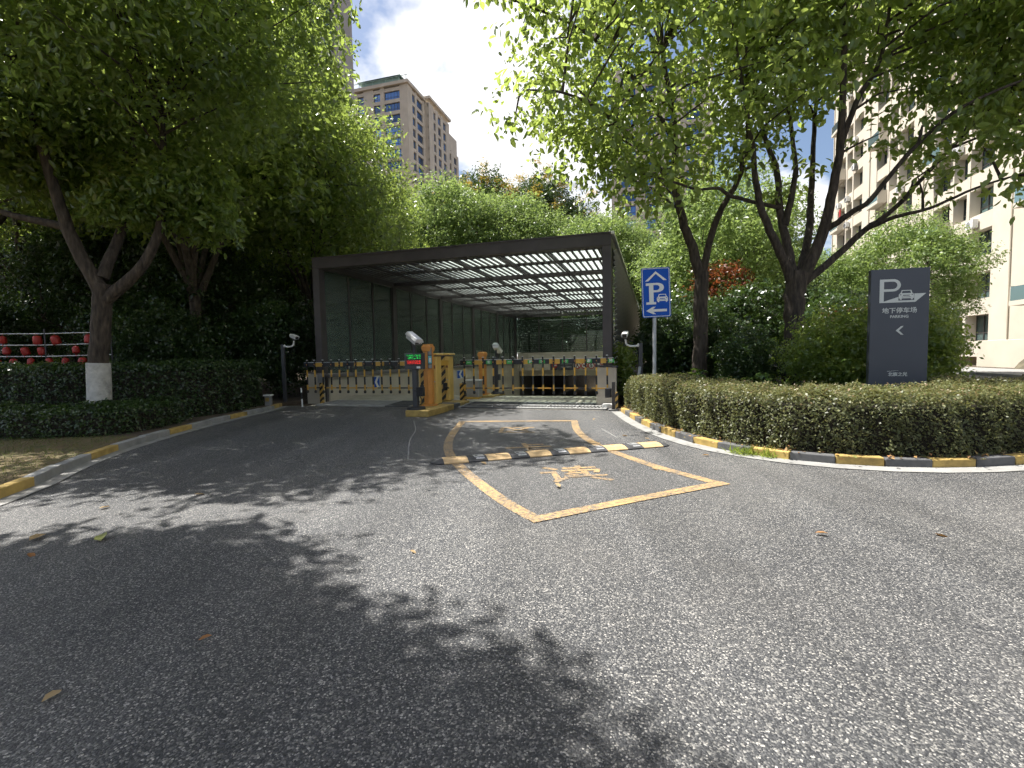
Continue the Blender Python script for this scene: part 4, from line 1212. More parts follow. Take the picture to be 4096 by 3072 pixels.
def twigs(mb, nodes, clumps, rg, r=0.03):
    A = np.array([tuple(p) for p in nodes])
    for c in clumps:
        cpt = np.array(c[:3])
        d = np.linalg.norm(A - cpt, axis=1) + 1.2 * np.maximum(0, A[:, 2] - cpt[2] + 0.2)
        s = A[int(np.argmin(d))]
        if np.linalg.norm(cpt - s) < 0.25:
            continue
        mid = (s + cpt) / 2 + np.array([0, 0, 0.08 * np.linalg.norm(cpt - s)]) + rg.normal(size=3) * 0.08
        mb.tube([s, mid, cpt, cpt + (cpt - mid) * 0.5], [r, r * 0.7, r * 0.4, r * 0.15], 5, 0, False)

def tree(name, label, base, trunk, limbs, clumps, leafmat_, rg, per=420, size=0.09, six=False, group=None, wash=0.0, cat='tree', aspect=0.45, droop=0.35, twr=0.03):
    t0 = thing(name, label, cat, base, 0, group)
    bx_, by_, bz_ = base
    loc = lambda p: Vector((p[0] - bx_, p[1] - by_, p[2] - bz_))
    mb = MB(); nodes = []
    tp, ra, rb = trunk
    nodes += limb_tube(mb, [loc(p) for p in tp], ra, rb, 12, rg)[8:]
    for pts, a, c in limbs:
        nodes += limb_tube(mb, [loc(p) for p in pts], a, c, 8, rg)[2:]
    mb.build('trunk', 'bark', t0)
    cl = [(c[0] - bx_, c[1] - by_, c[2] - bz_, c[3], c[4]) for c in clumps]
    tb_ = MB(); twigs(tb_, nodes, cl, rg, twr)
    tb_.build('twigs', 'bark', t0, 0, 'stuff')
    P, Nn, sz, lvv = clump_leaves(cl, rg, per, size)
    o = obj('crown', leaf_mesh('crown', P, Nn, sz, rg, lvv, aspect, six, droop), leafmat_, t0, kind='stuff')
    if wash:
        P0 = catmull([loc(p) for p in tp], 5)
        q = [p for p in P0 if p.z < wash]
        kk = len(P0)
        w_ = MB(); w_.tube(q, [ra + (rb - ra) * (i / (kk - 1)) ** 0.8 + 0.030 for i in range(len(q))], 16)
        w_.build('whitewash', 'whitewash', t0)
    return t0
def copy_tree(src, name, label, loc, s, rz, group=None, sz_=None):
    r0 = src.copy(); r0.name = name; COL.objects.link(r0)
    r0.location = loc; r0.rotation_euler = (0, 0, rz); r0.scale = (s, s, s * (sz_ or 1))
    r0['label'] = label
    if group:
        r0['group'] = group
    for ch in src.children:
        c = ch.copy(); COL.objects.link(c); c.parent = r0
    return r0

# ------------------------------------------------------------------ trees
RG = np.random.default_rng
# near tree left of the frame, its crown hangs into the top left corner and shades the foreground
g0 = RG(11)
cl = ell_clumps((-5.6, 2.4, 7.3), (2.65, 2.6, 2.0), 54, g0)
tree('camphor_tree', 'tree left of the frame whose shadow covers the lower left road', (-7.6, 1.8, 0.05), ([(-7.6, 1.8, 0.0), (-7.55, 1.9, 1.5), (-7.3, 2.1, 3.2)], 0.2, 0.15),
     [([(-7.3, 2.1, 3.1), (-6.9, 2.7, 4.8), (-6.3, 3.4, 6.6)], 0.12, 0.05), ([(-7.3, 2.1, 3.1), (-7.4, 1.6, 5.0), (-7.6, 1.0, 7.0)], 0.11, 0.05), ([(-7.1, 2.3, 4.0), (-6.0, 2.2, 5.8), (-5.0, 2.3, 7.2)], 0.09, 0.04)],
     cl, 'leaf_camphor', g0, 1100, 0.15, True)
# tree with whitewashed trunk
g0 = RG(12)
cl = ell_clumps((-6.7, 8.9, 7.5), (3.6, 2.9, 3.3), 58, g0, zmin=-0.85) + ell_clumps((-9.3, 8.9, 5.6), (1.5, 1.4, 1.2), 9, g0, 0.4, 0.55) + ell_clumps((-6.6, 9.6, 4.4), (1.1, 1.0, 0.7), 6, g0, 0.4, 0.6)
tree('camphor_tree', 'forked tree with whitewashed lower trunk standing in the left hedge', (-7.92, 9.2, 0.05), ([(-7.95, 9.2, 0.0), (-7.9, 9.2, 0.7), (-7.86, 9.2, 1.5), (-7.67, 9.2, 2.8)], 0.165, 0.155),
     [([(-7.70, 9.2, 2.55), (-8.08, 9.0, 3.73), (-8.25, 8.8, 5.0), (-8.6, 8.7, 6.5)], 0.14, 0.05), ([(-7.66, 9.2, 2.5), (-6.95, 9.3, 3.2), (-6.55, 9.35, 4.3), (-6.6, 9.5, 6.0)], 0.13, 0.05), ([(-8.1, 9.0, 3.8), (-9.3, 9.0, 4.1), (-10.4, 9.2, 4.6)], 0.08, 0.03), ([(-7.7, 9.2, 2.9), (-7.5, 9.8, 4.6), (-7.7, 10.2, 6.6)], 0.11, 0.04)],
     cl, 'leaf_camphor', g0, 480, 0.15, True, wash=1.28)
# the two trees on the right
g0 = RG(21)
cl = ell_clumps((3.8, 10.8, 8.2), (3.8, 3.0, 3.6), 76, g0, .20, 0.32, 0.45, -0.95)
cl += [(0.6, 9.4, 6.2, 0.75, 0.6), (1.3, 9.6, 6.0, 0.8, 0.7), (0.15, 9.1, 5.7, 0.5, 0.3), (2.3, 10.2, 5.0, 0.8, 0.8), (3.2, 10.2, 4.8, 0.8, 0.8), (2.6, 10.0, 5.5, 0.8, 0.8), (0.6, 9.6, 8.2, 0.7, 0.6), (0.1, 9.4, 7.9, 0.6, 0.4)]
tree('tallow_tree', 'leaning forked tree with bright glossy leaves beside the blue parking sign', (4.68, 12.0, 0.05), ([(4.66, 12.0, 0.0), (4.70, 12.0, 1.2), (4.70, 12.0, 2.4), (4.73, 12.0, 3.3)], 0.19, 0.16),
     [([(4.72, 12.0, 3.1), (4.48, 12.0, 3.88), (4.26, 12.0, 4.52), (4.10, 12.0, 5.13), (4.01, 12.0, 5.63), (4.06, 12.0, 6.6), (3.6, 11.5, 8.2)], 0.145, 0.05), ([(4.76, 12.0, 3.2), (4.82, 11.8, 3.94), (4.99, 11.6, 4.6), (5.2, 11.5, 5.01), (5.37, 11.4, 5.4), (5.48, 11.3, 6.2), (5.3, 11.0, 7.6)], 0.10, 0.04), ([(4.02, 12.0, 5.4), (2.94, 11.0, 5.9), (1.87, 10.0, 6.2), (1.06, 9.5, 6.3), (0.33, 9.2, 6.2)], 0.055, 0.015), ([(4.05, 12.0, 6.4), (3.0, 11.3, 7.4), (1.6, 10.4, 8.0), (0.2, 9.8, 8.2)], 0.06, 0.015)],
     cl, 'leaf_fresh', g0, 310, 0.17, True, cat='tree', aspect=0.55, droop=0.6)
g0 = RG(22)
cl = ell_clumps((7.6, 10.4, 8.9), (4.0, 3.0, 2.7), 62, g0, .20, 0.33, 0.45, -0.8)
cl += [(9.3, 9.0, 5.4, 0.7, 0.5), (9.7, 9.0, 4.9, 0.6, 0.4), (8.6, 9.2, 5.9, 0.6, 0.45), (9.6, 9.6, 6.1, 0.8, 0.6), (8.2, 9.8, 5.5, 0.5, 0.3), (9.2, 8.6, 4.3, 0.5, 0.35), (8.7, 9.4, 4.5, 0.4, 0.2), (7.8, 9.8, 6.4, 0.6, 0.4), (5.4, 10.6, 6.3, 0.6, 0.4), (6.0, 11.6, 6.8, 0.7, 0.5), (5.3, 11.2, 5.6, 0.35, 0.2), (6.2, 11.4, 4.9, 0.3, 0.15), (7.2, 11.8, 5.4, 0.35, 0.15), (10.2, 9.4, 5.6, 0.7, 0.5)] + ell_clumps((10.2, 9.3, 7.2), (2.2, 1.8, 1.9), 20, g0, 0.26, 0.42, 0.4) + [(9.8, 8.9, 5.0, 0.55, 0.5), (9.0, 9.3, 5.0, 0.45, 0.35), (10.3, 9.0, 4.6, 0.5, 0.4), (8.4, 9.7, 4.9, 0.4, 0.25), (9.4, 8.7, 6.2, 0.6, 0.5), (8.0, 9.9, 7.0, 0.7, 0.6), (8.9, 9.6, 6.6, 0.65, 0.55), (7.6, 10.2, 5.7, 0.45, 0.3), (8.5, 9.9, 5.4, 0.5, 0.35), (9.2, 9.6, 5.7, 0.6, 0.45), (10.0, 9.2, 5.2, 0.55, 0.45), (8.0, 9.6, 4.6, 0.35, 0.2), (9.6, 8.9, 4.2, 0.45, 0.3), (8.6, 9.0, 7.4, 0.7, 0.6), (7.3, 9.8, 7.6, 0.7, 0.6)]
tree('tallow_tree', 'many-stemmed tree fanning out above the dark totem sign', (6.36, 11.0, 0.05), ([(6.34, 11.0, 0.0), (6.38, 11.0, 0.8), (6.43, 11.0, 1.6), (6.42, 11.0, 2.4), (6.5, 11.0, 3.05)], 0.20, 0.22),
     [([(6.41, 11.0, 2.75), (6.04, 10.9, 3.48), (5.6, 10.8, 4.3), (5.36, 10.7, 5.0), (5.27, 10.6, 5.6), (4.86, 10.4, 7.2)], 0.12, 0.04),
      ([(6.43, 11.0, 2.85), (6.37, 11.2, 3.67), (6.3, 11.4, 4.54), (6.28, 11.5, 5.47), (6.07, 11.6, 6.22), (5.76, 11.7, 7.5)], 0.12, 0.04),
      ([(6.36, 11.3, 4.19), (6.54, 11.3, 5.05), (6.58, 11.3, 5.6), (6.42, 11.3, 6.72), (6.22, 11.3, 8.0)], 0.085, 0.03),
      ([(6.54, 11.0, 2.95), (6.98, 11.4, 4.12), (7.27, 11.8, 5.21), (7.42, 12.0, 6.28), (7.62, 12.2, 8.1)], 0.105, 0.04),
      ([(6.6, 11.0, 2.9), (6.91, 10.8, 3.83), (6.95, 10.6, 4.55), (6.97, 10.4, 5.42), (6.9, 10.2, 6.68), (6.75, 10.0, 8.2)], 0.15, 0.045),
      ([(6.97, 10.4, 5.5), (7.18, 10.2, 6.39), (7.49, 10.0, 7.09), (7.54, 9.8, 8.2)], 0.07, 0.03),
      ([(6.98, 10.75, 3.95), (7.24, 10.3, 4.2), (7.37, 10.0, 4.35), (7.78, 9.7, 5.02), (8.21, 9.4, 5.56), (8.5, 9.0, 5.78), (9.2, 8.6, 6.0)], 0.07, 0.02),
      ([(6.6, 11.0, 2.8), (7.28, 10.9, 3.37), (7.79, 10.7, 3.92), (8.18, 10.4, 4.28), (8.93, 10.2, 5.2), (9.8, 10.0, 6.2)], 0.10, 0.025),
      ([(7.79, 10.7, 3.92), (8.03, 10.2, 4.04), (8.43, 9.8, 4.1), (8.84, 9.3, 4.31), (9.6, 8.8, 4.5)], 0.055, 0.015),
      ([(6.27, 11.35, 4.6), (5.02, 11.0, 4.77), (4.61, 10.8, 4.89), (4.06, 10.6, 4.81), (3.39, 10.3, 4.89), (2.48, 10.0, 5.0)], 0.05, 0.018)],
     cl, 'leaf_fresh', g0, 330, 0.165, True, aspect=0.52, droop=0.6)

# general trees: a few built in full, then copied
def generic(name, label, seed, H, rad, leafm, per, size, ncl, group, loc, s, rz, flowers=False, cz=0.63):
    gg = RG(seed)
    c = (0, 0, H * cz)
    cl = ell_clumps(c, rad, int(ncl * 1.15), gg, 0.20, 0.34, 0.62, -0.8)
    limbs = []
    for k in range(6):
        a = k * 1.05 + gg.random() * 0.6
        e = (rad[0] * 0.6 * math.cos(a), rad[1] * 0.6 * math.sin(a), H * cz + rad[2] * (gg.random() * 0.9 - 0.35))
        z0 = H * (0.20 + 0.05 * k / 3)
        limbs.append(([(0.0, 0, z0), (e[0] * 0.35, e[1] * 0.35, z0 + (e[2] - z0) * 0.45), e], 0.11, 0.03))
    t0 = tree(name, label, (0, 0, 0), ([(0, 0, -0.1), (0.05, 0.0, H * 0.12), (0.0, 0.06, H * 0.28), (0.08, 0, H * 0.55)], 0.21, 0.07), limbs, cl, leafm, gg, per, size, False, group)
    if flowers:
        top = [q for q in cl if q[2] > H * cz]
        fc = []
        for q in top:
            for k in range(3):
                fc.append((q[0] + gg.normal() * q[3] * 0.6, q[1] + gg.normal() * q[3] * 0.6, q[2] + q[3] * 0.75 + gg.random() * 0.2, 0.28, 1.0))
        P, Nn, sz, lvv = clump_leaves(fc, gg, 110, 0.09)
        obj('blossom', leaf_mesh('blossom', P, Nn, sz, gg, lvv, 0.7, False, 0), 'flower_yellow', t0, kind='stuff')
    t0.location = loc; t0.scale = (s, s, s); t0.rotation_euler.z = rz
    return t0
GL1, GL2, GL3 = 'tall trees left of the canopy', 'trees behind the canopy', 'trees behind the right hedge bed'
G1 = generic('camphor_tree', 'tall sunlit tree rising behind the left hedge below the grey tower', 31, 12, (4.0, 4.0, 4.4), 'leaf_camphor', 950, 0.16, 60, GL1, (-9.4, 14.4, 0), 1.16, 0.3)
G2 = generic('camphor_tree', 'round-crowned tree directly left of the canopy, its top beside the tan tower', 32, 12, (3.9, 3.9, 4.3), 'leaf_camphor', 950, 0.16, 56, GL1, (-7.5, 18.6, 0), 0.98, 1.1)
for i, (src, x_, y_, s, rz, lab) in enumerate((
        (G2, -14.0, 12.6, 1.15, 2.0, 'broad shady tree behind the red lanterns at the far left'),
        (G1, -12.0, 20.5, 1.35, 3.3, 'tall shady tree second row back between the left trunks'),
        (G2, -17.5, 17.5, 1.25, 4.2, 'leftmost tree of the second row behind the left hedge'),
        (G1, -20.5, 26.0, 1.35, 5.2, 'far left background tree with sky showing beneath it'),
        (G2, -8.8, 28.0, 1.05, 0.4, 'tree seen through the left glass wall of the canopy'))):
    copy_tree(src, 'camphor_tree', lab, (x_, y_, 0), s, rz, GL1)
G3 = generic('camphor_tree', 'pale green domed tree rising behind the middle of the canopy roof', 33, 12, (3.8, 3.8, 4.6), 'leaf_pale', 1000, 0.18, 60, GL2, (-4.9, 39.0, 0), 1.26, 0.2)
for i, (x_, y_, s, rz, lab) in enumerate((
        (-0.4, 40.5, 1.22, 2.2, 'pale green tree right of the domed one above the canopy roof'),
        (3.8, 39.5, 1.05, 3.9, 'lower pale green tree above the right end of the canopy roof'),
        (-10.5, 37.0, 1.15, 1.2, 'pale green tree just above the left end of the canopy roof'),
        (7.6, 37.0, 1.0, 5.1, 'pale green tree showing right of the canopy corner'))):
    copy_tree(G3, 'camphor_tree', lab, (x_, y_, 0), s, rz, GL2)
K1 = generic('rain_tree', 'dark tree tipped with yellow blossom above the canopy, left of the pair', 34, 14, (3.8, 3.8, 4.0), 'leaf_dark', 1000, 0.19, 44, GL2, (-2.9, 47.0, 0), 1.36, 0.0, True, 0.68)
copy_tree(K1, 'rain_tree', 'dark tree tipped with yellow blossom above the canopy, right of the pair', (2.9, 45.5, 0), 1.30, 2.5, GL2)
G4 = generic('camphor_tree', 'leafy mid-green tree between the canopy corner and the forked trunk', 35, 9, (3.0, 3.0, 3.6), 'leaf_pale', 850, 0.14, 50, GL3, (*W2(3.6, 8.6), 0), 1.02, 0.7, False, 0.55)
for (x_, y_, s, rz, lab) in ((10.6, 23.5, 1.0, 2.0, 'mid-green tree behind the forked trunk'), (15.2, 25.0, 0.80, 3.0, 'low tree seen between the stems of the fanning tree'), (18.6, 22.8, 0.92, 4.4, 'bright tree beside the totem in front of the cream building'), (*W2(3.4, 15.5), 1.05, 5.4, 'tree directly behind the right louvred side of the canopy'), (24.0, 34.0, 0.9, 1.4, 'tree half hidden behind the totem near the cream building')):
    copy_tree(G4, 'camphor_tree', lab, (x_, y_, 0), s, rz, GL3)

G5 = generic('privet_tree', 'low dense dark tree filling the gap behind the whitewashed trunk', 36, 6, (2.3, 2.3, 2.3), 'leaf_dark', 620, 0.12, 44, 'low dark trees behind the left hedge', (-10.6, 16.6, 0), 1.05, 0.4, False, 0.55)
for (x_, y_, s_, rz, lab) in ((-14.2, 16.8, 1.1, 1.7, 'low dark tree behind the red lanterns'), (-17.6, 19.5, 1.25, 2.9, 'low dark tree at the far left edge below the crowns'), (-8.9, 22.5, 1.15, 4.1, 'low dark tree just left of the canopy glass'), (-12.8, 23.5, 1.3, 5.2, 'low dark tree deep between the left trunks'), (-21.0, 22.5, 1.5, 0.9, 'low dark tree in the far left background'), (-16.5, 27.0, 1.6, 2.2, 'taller dark tree closing the view behind the lanterns'), (-27.0, 30.0, 2.0, 3.2, 'distant dark tree at the far left behind the others')):
    copy_tree(G5, 'privet_tree', lab, (x_, y_, 0), s_, rz, 'low dark trees behind the left hedge')
# shrubs and bushes
def shrub(name, label, loc, rad, leafm, seed, n=26, per=300, size=0.07, group=None, stems=6, six=False, aspect=0.5):
    gg = RG(seed)
    t0 = thing(name, label, 'shrub', loc, 0, group)
    cl = ell_clumps((0, 0, rad[2]), rad, n, gg, 0.28, 0.42, 0.55, -0.95)
    mb = MB()
    for k in range(stems):
        q = cl[int(gg.integers(len(cl)))]
        limb_tube(mb, [(gg.normal() * 0.08, gg.normal() * 0.08, -0.05), (q[0] * 0.4, q[1] * 0.4, q[2] * 0.5), q[:3]], 0.03, 0.008, 6)
    mb.build('stems', 'bark', t0)
    P, Nn, sz, lvv = clump_leaves(cl, gg, per, size)
    k = P[:, 2] > 0.02
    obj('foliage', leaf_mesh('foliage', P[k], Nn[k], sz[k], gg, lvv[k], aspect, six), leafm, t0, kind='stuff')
    return t0
SB = 'shrubs in the right bed'
shrub('round_bush', 'large dense rounded bush behind the dark totem sign', (7.05, 9.35, 0.05), (1.72, 1.1, 1.10), 'leaf_camphor', 41, 60, 560, 0.07, None)
s1 = shrub('tall_shrub', 'dark broad-leaved shrub at the foot of the forked tree', (5.3, 12.9, 0.05), (1.1, 0.9, 1.25), 'leaf_dark', 42, 30, 420, 0.085, SB)
for (x_, y_, s, rz, lab) in ((*W2(1.5, 1.6), 1.0, 1.0, 'dark shrub between the canopy post and the sign pole'), (*W2(1.75, 4.2), 1.25, 2.2, 'tall dark shrub alongside the canopy behind the sign'), (6.9, 14.8, 1.3, 3.1, 'tall dark shrub in the gap between the two trunks'), (8.6, 13.2, 1.1, 4.0, 'dark shrub right of the fanning tree trunk'), (5.4, 11.0, 0.72, 5.0, 'small dark shrub between the two trunks, close to the hedge'), (9.8, 16.0, 1.4, 0.3, 'tall dark shrub far behind the rounded bush'), (12.4, 18.0, 1.3, 1.9, 'dark shrub glimpsed beyond the rounded bush'), (*W2(2.0, 8.5), 1.4, 2.9, 'far shrub against the louvred canopy side'), (8.0, 18.5, 1.7, 5.5, 'tallest dark shrub in the background between the trunks')):
    copy_tree(s1, 'tall_shrub', lab, (x_, y_, 0.05), s, rz, SB)
shrub('climber', 'leafy creeper growing up beside the right canopy post', (2.82, 12.35, 0.05), (0.28, 0.35, 0.85), 'leaf_fresh', 43, 16, 130, 0.085, None, 4)
shrub('red_maple', 'reddish-leaved small tree behind the forked trunk', (7.0, 16.6, 1.6), (1.2, 0.9, 1.5), 'leaf_red', 44, 20, 160, 0.10, None, 5)
shrub('red_maple', 'rust-coloured shrub left of the dark totem, above the rounded bush', (8.6, 12.2, 1.25), (0.9, 0.5, 0.5), 'leaf_red', 45, 12, 110, 0.08, None, 4)
LS = 'background shrubs behind the left hedge'
s2 = shrub('tall_shrub', 'dark shrub mass behind the whitewashed tree', (-9.6, 13.4, 0.05), (1.5, 1.1, 1.5), 'leaf_dark', 46, 34, 420, 0.085, LS)
for (x_, y_, s, rz, lab) in ((-7.5, 15.6, 1.15, 1.0, 'dark shrub left of the left surveillance camera'), (-12.2, 15.5, 1.2, 2.1, 'dark shrub behind the red lanterns'), (-9.9, 20.5, 1.0, 3.0, 'dark shrub outside the left glass wall'), (-16.8, 15.0, 1.3, 4.0, 'dark shrub at the far left edge'), (-10.5, 18.5, 1.5, 5.0, 'tall dark shrub in the gap between the left trunks'), (-8.4, 26.5, 0.9, 0.7, 'dark shrub farther along the left glass wall'), (-14.5, 22.0, 1.7, 2.4, 'tall background shrub between the left trees'), (-19.0, 21.0, 1.7, 0.9, 'far left background shrub'), (*W2(-7.2, 24.0), 1.9, 1.5, 'dark shrub seen through the left part of the back glass wall'), (*W2(-3.8, 23.8), 2.0, 3.5, 'dark shrub seen through the middle of the back glass wall'), (*W2(-1.0, 24.2), 1.9, 4.5, 'dark shrub seen through the right part of the back glass wall'), (*W2(-5.6, 26.5), 2.3, 0.5, 'tall dark shrub farther behind the back glass wall')):
    copy_tree(s2, 'tall_shrub', lab, (x_, y_, 0.05), s, rz, LS)
shrub('bright_shrub', 'small sunlit yellow-green dome of leaves behind the left hedge', (-9.6, 15.6, 0.75), (0.75, 0.5, 0.32), 'leaf_bright', 47, 16, 200, 0.06, None, 4)
shrub('bright_shrub', 'sunlit yellow-green sprig among the red lanterns', (-12.6, 13.2, 0.9), (0.3, 0.25, 0.25), 'leaf_bright', 48, 8, 80, 0.06, None, 3)
# fatsia with big lobed leaves
def fatsia(label, loc, seed, n, s):
    gg = RG(seed)
    t0 = thing('fatsia_plant', label, 'plant', loc, 0, 'big-leaved plants behind the right hedge')
    me = None
    for k in range(n):
        if me is None:
            b = MB()
            for j in range(7):
                a = R(-120 + 40 * j)
                l_ = 0.20 * (1 - 0.25 * abs(j - 3) / 3)
                c_, s_ = math.cos(a), math.sin(a)
                f = lambda r0, w0, z0: (r0 * s_ + w0 * c_, r0 * c_ - w0 * s_, z0)
                b.add([(0, 0, 0), f(l_ * 0.6, 0.045, 0.018), f(l_, 0, -0.03), f(l_ * 0.6, -0.045, 0.018)], [(0, 1, 2, 3)], 0, True)
            me = b.mesh('leaf'); me.materials.append(MATS['leaf_fatsia'])
        o = bpy.data.objects.new('leaf', me); COL.objects.link(o); o.parent = t0
        a = gg.random() * 6.28; rr_ = 0.12 + 0.2 * gg.random()
        o.location = (rr_ * math.cos(a) * s, rr_ * math.sin(a) * s, (0.45 + 0.22 * gg.random()) * s)
        o.rotation_euler = (R(-25 + 50 * gg.random()), R(-20 + 40 * gg.random()), gg.random() * 6.28)
        o.scale = (s, s, s)
        b = MB(); b.tube([(0, 0, 0), (o.location.x * 0.5, o.location.y * 0.5, o.location.z * 0.6), tuple(o.location)], 0.006, 5); b.build('stalk', 'leaf_fatsia', t0)
fatsia('big pale lobed-leaf plant lit by sun just right of the sign pole', (4.05, 10.9, 0.25), 51, 9, 1.0)
fatsia('big lobed-leaf plant in shade nearer the fanning tree', (5.1, 9.9, 0.15), 52, 10, 1.0)
fatsia('big lobed-leaf plant between the other two, deeper in the bed', (4.6, 10.4, 0.12), 53, 8, 0.9)

# hedges
def hedge(name, label, path, width, height, leafm, seed, per_m2, size, core='hedge_core', group=None, shoots=0):
    gg = RG(seed)
    t0 = thing(name, label, 'hedge', (0, 0, 0), 0, group)
    pts = resample(path, 0.15)
    A = np.array([(p.x, p.y) for p in pts])
    nrm = np.array([(p.x, p.y) for p in offset(pts, 1.0)]) - A
    seg = np.linalg.norm(np.diff(A, axis=0), axis=1).sum()
    def sec(f, n):
        """points on the rounded section: f in 0..1 runs front-bottom, up, over the top, down the back"""
        Lh, Lt = height, width
        tot = 2 * Lh + Lt
        d = f * tot
        off = np.where(d < Lh, 0, np.where(d < Lh + Lt, d - Lh, Lt))
        z = np.where(d < Lh, d, np.where(d < Lh + Lt, Lh, Lh - (d - Lh - Lt)))
        nx = np.where(d < Lh, -1.0, np.where(d < Lh + Lt, 0.0, 1.0)); nz = np.where((d >= Lh) & (d < Lh + Lt), 1.0, 0.15)
        # round the shoulders
        r_ = 0.14
        e = np.clip((z - (Lh - r_)) / r_, 0, 1)
        fo = np.clip((r_ - off) / r_, 0, 1); fb = np.clip((off - (Lt - r_)) / r_, 0, 1)
        off = off + e ** 2 * r_ * 0.35 * (off < r_) - e ** 2 * r_ * 0.35 * (off > Lt - r_)
        z = z - (fo ** 2 + fb ** 2) * r_ * 0.35 * (z > Lh - 0.02)
        return off, z, nx, nz
    N_ = int(seg * (2 * height + width) * per_m2)
    f = gg.random(N_)
    # fewer leaves on the hidden back
    s = gg.random(N_) * (len(A) - 1)
    i = np.minimum(s.astype(int), len(A) - 2); k = (s - i)[:, None]
    c = A[i] * (1 - k) + A[i + 1] * k; nn = nrm[i] * (1 - k) + nrm[i + 1] * k
    off, z, nx, nz = sec(f, N_)
    lump = 0.05 * np.sin(s * 0.61 + 1.3) * np.sin(z * 5 + s * 0.23) + 0.035 * np.sin(s * 1.7 + off * 6) + 0.02 * np.sin(s * 4.1 + z * 9)
    depth = gg.exponential(0.045, N_) - lump - 0.01
    P = np.zeros((N_, 3))
    P[:, :2] = c + nn * (off - nx * depth)[:, None]
    P[:, 2] = z - np.where(nz > 0.5, depth, 0)
    P += gg.normal(size=P.shape) * 0.012
    Nn = np.zeros((N_, 3)); Nn[:, :2] = nn * nx[:, None] * 0.7; Nn[:, 2] = nz + 0.35
    Nn += gg.normal(size=P.shape) * 0.55
    sz = size * (0.6 + 0.7 * gg.random(N_))
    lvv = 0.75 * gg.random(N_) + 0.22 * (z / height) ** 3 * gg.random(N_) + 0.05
    if shoots:
        S_ = shoots
        s2_ = gg.random(S_) * (len(A) - 1); i2 = np.minimum(s2_.astype(int), len(A) - 2)
        p0 = A[i2] + nrm[i2] * (gg.random(S_) * width)[:, None]
        hgt = 0.03 + 0.10 * gg.random(S_) ** 2
        rep = 9
        j = np.repeat(np.arange(S_), rep); fr_ = gg.random(S_ * rep)
        Q = np.zeros((S_ * rep, 3)); Q[:, :2] = p0[j] + gg.normal(size=(S_ * rep, 2)) * 0.012; Q[:, 2] = height - 0.02 + hgt[j] * fr_
        P = np.vstack([P, Q]); Nn = np.vstack([Nn, gg.normal(size=Q.shape) + (0, 0, 0.6)]); sz = np.concatenate([sz, size * (0.5 + 0.5 * gg.random(len(Q)))]); lvv = np.concatenate([lvv, 0.6 + 0.4 * gg.random(len(Q))])
    k = P[:, 2] > 0.03
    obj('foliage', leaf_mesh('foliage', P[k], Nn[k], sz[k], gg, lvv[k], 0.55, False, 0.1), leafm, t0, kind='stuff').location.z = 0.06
    # solid dark body added inside the leaves to block light
    ins = 0.10
    a, b_ = [A[q] + nrm[q] * ins for q in range(len(A))], [A[q] + nrm[q] * (width - ins) for q in range(len(A))]
    mb = MB()
    vs = []
    for q in range(len(A)):
        vs += [(a[q][0], a[q][1], 0.05), (a[q][0], a[q][1], height - ins), (b_[q][0], b_[q][1], height - ins), (b_[q][0], b_[q][1], 0.05)]
    fs = []
    for q in range(len(A) - 1):
        o_ = q * 4
        fs += [(o_, o_ + 4, o_ + 5, o_ + 1), (o_ + 1, o_ + 5, o_ + 6, o_ + 2), (o_ + 2, o_ + 6, o_ + 7, o_ + 3)]
    e = (len(A) - 1) * 4
    fs += [(0, 1, 2, 3), (e + 3, e + 2, e + 1, e)]
    mb.add(vs, fs); mb.build('blocking_core', core, t0)
    return t0
RH = [(p.x, p.y) for p in offset(resample(RK[:15], 0.6), 0.36)]
hedge('clipped_hedge', 'clipped olive hedge curving along the yellow and black kerb on the right', RH, 1.25, 0.72, 'leaf_hedge', 61, 3800, 0.038, shoots=900)
hedge('clipped_hedge', 'low dark hedge in front of the whitewashed tree', [(-17, 8.2), (-12, 7.9), (-9, 7.75), (-7.2, 7.75), (-6.55, 8.2), (-6.5, 9.0), (-6.6, 9.8)], 1.1, 0.50, 'leaf_dark', 62, 1500, 0.055)
hedge('clipped_hedge', 'tall dark hedge behind the whitewashed tree along the left kerb', [(-18, 10.1), (-12, 9.9), (-9.2, 9.75), (-7.7, 9.95), (-6.85, 10.5), (-6.62, 11.4), (-6.66, 12.4), (-6.85, 13.2)], 1.5, 1.20, 'leaf_dark', 63, 1300, 0.06, shoots=500)
# ground cover in the right bed and grass blades on the lawn and at the kerb
gg = RG(71)
def scatter(name, label, n, fx, size, leafm, asp, seed, upn=0.4, kind='stuff'):
    gg = RG(seed)
    P = fx(gg, n)
    Nn = gg.normal(size=(len(P), 3)) + (0, 0, upn)
    me = leaf_mesh(name, P, Nn, size * (0.6 + 0.8 * gg.random(len(P))), gg, gg.random(len(P)), asp, False, -0.5)
    o = obj(name, me, leafm); tag(o, label, name.replace('_', ' ')); o['kind'] = kind
    return o
def fx_bed(gg, n):
    k = gg.random((n, 2)); P = np.zeros((n, 3))
    P[:, 0] = 3.6 + k[:, 0] * 7.5; P[:, 1] = 7.3 + k[:, 1] * 5.5
    keep = (P[:, 1] > 7.2 + 0.0 * P[:, 0]) & (P[:, 0] < 3.9 + (P[:, 1] - 5.0) * 0.85)
    P = P[keep]; P[:, 2] = 0.08 + (0.25 + 0.22 * np.sin(P[:, 0] * 3) * np.sin(P[:, 1] * 2.3)) * np.sqrt(gg.random(len(P)))
    return P
scatter('ground_cover', 'low leafy ground cover filling the right bed behind the hedge', 52000, fx_bed, 0.07, 'leaf_dark', 0.5, 72, 1.0)
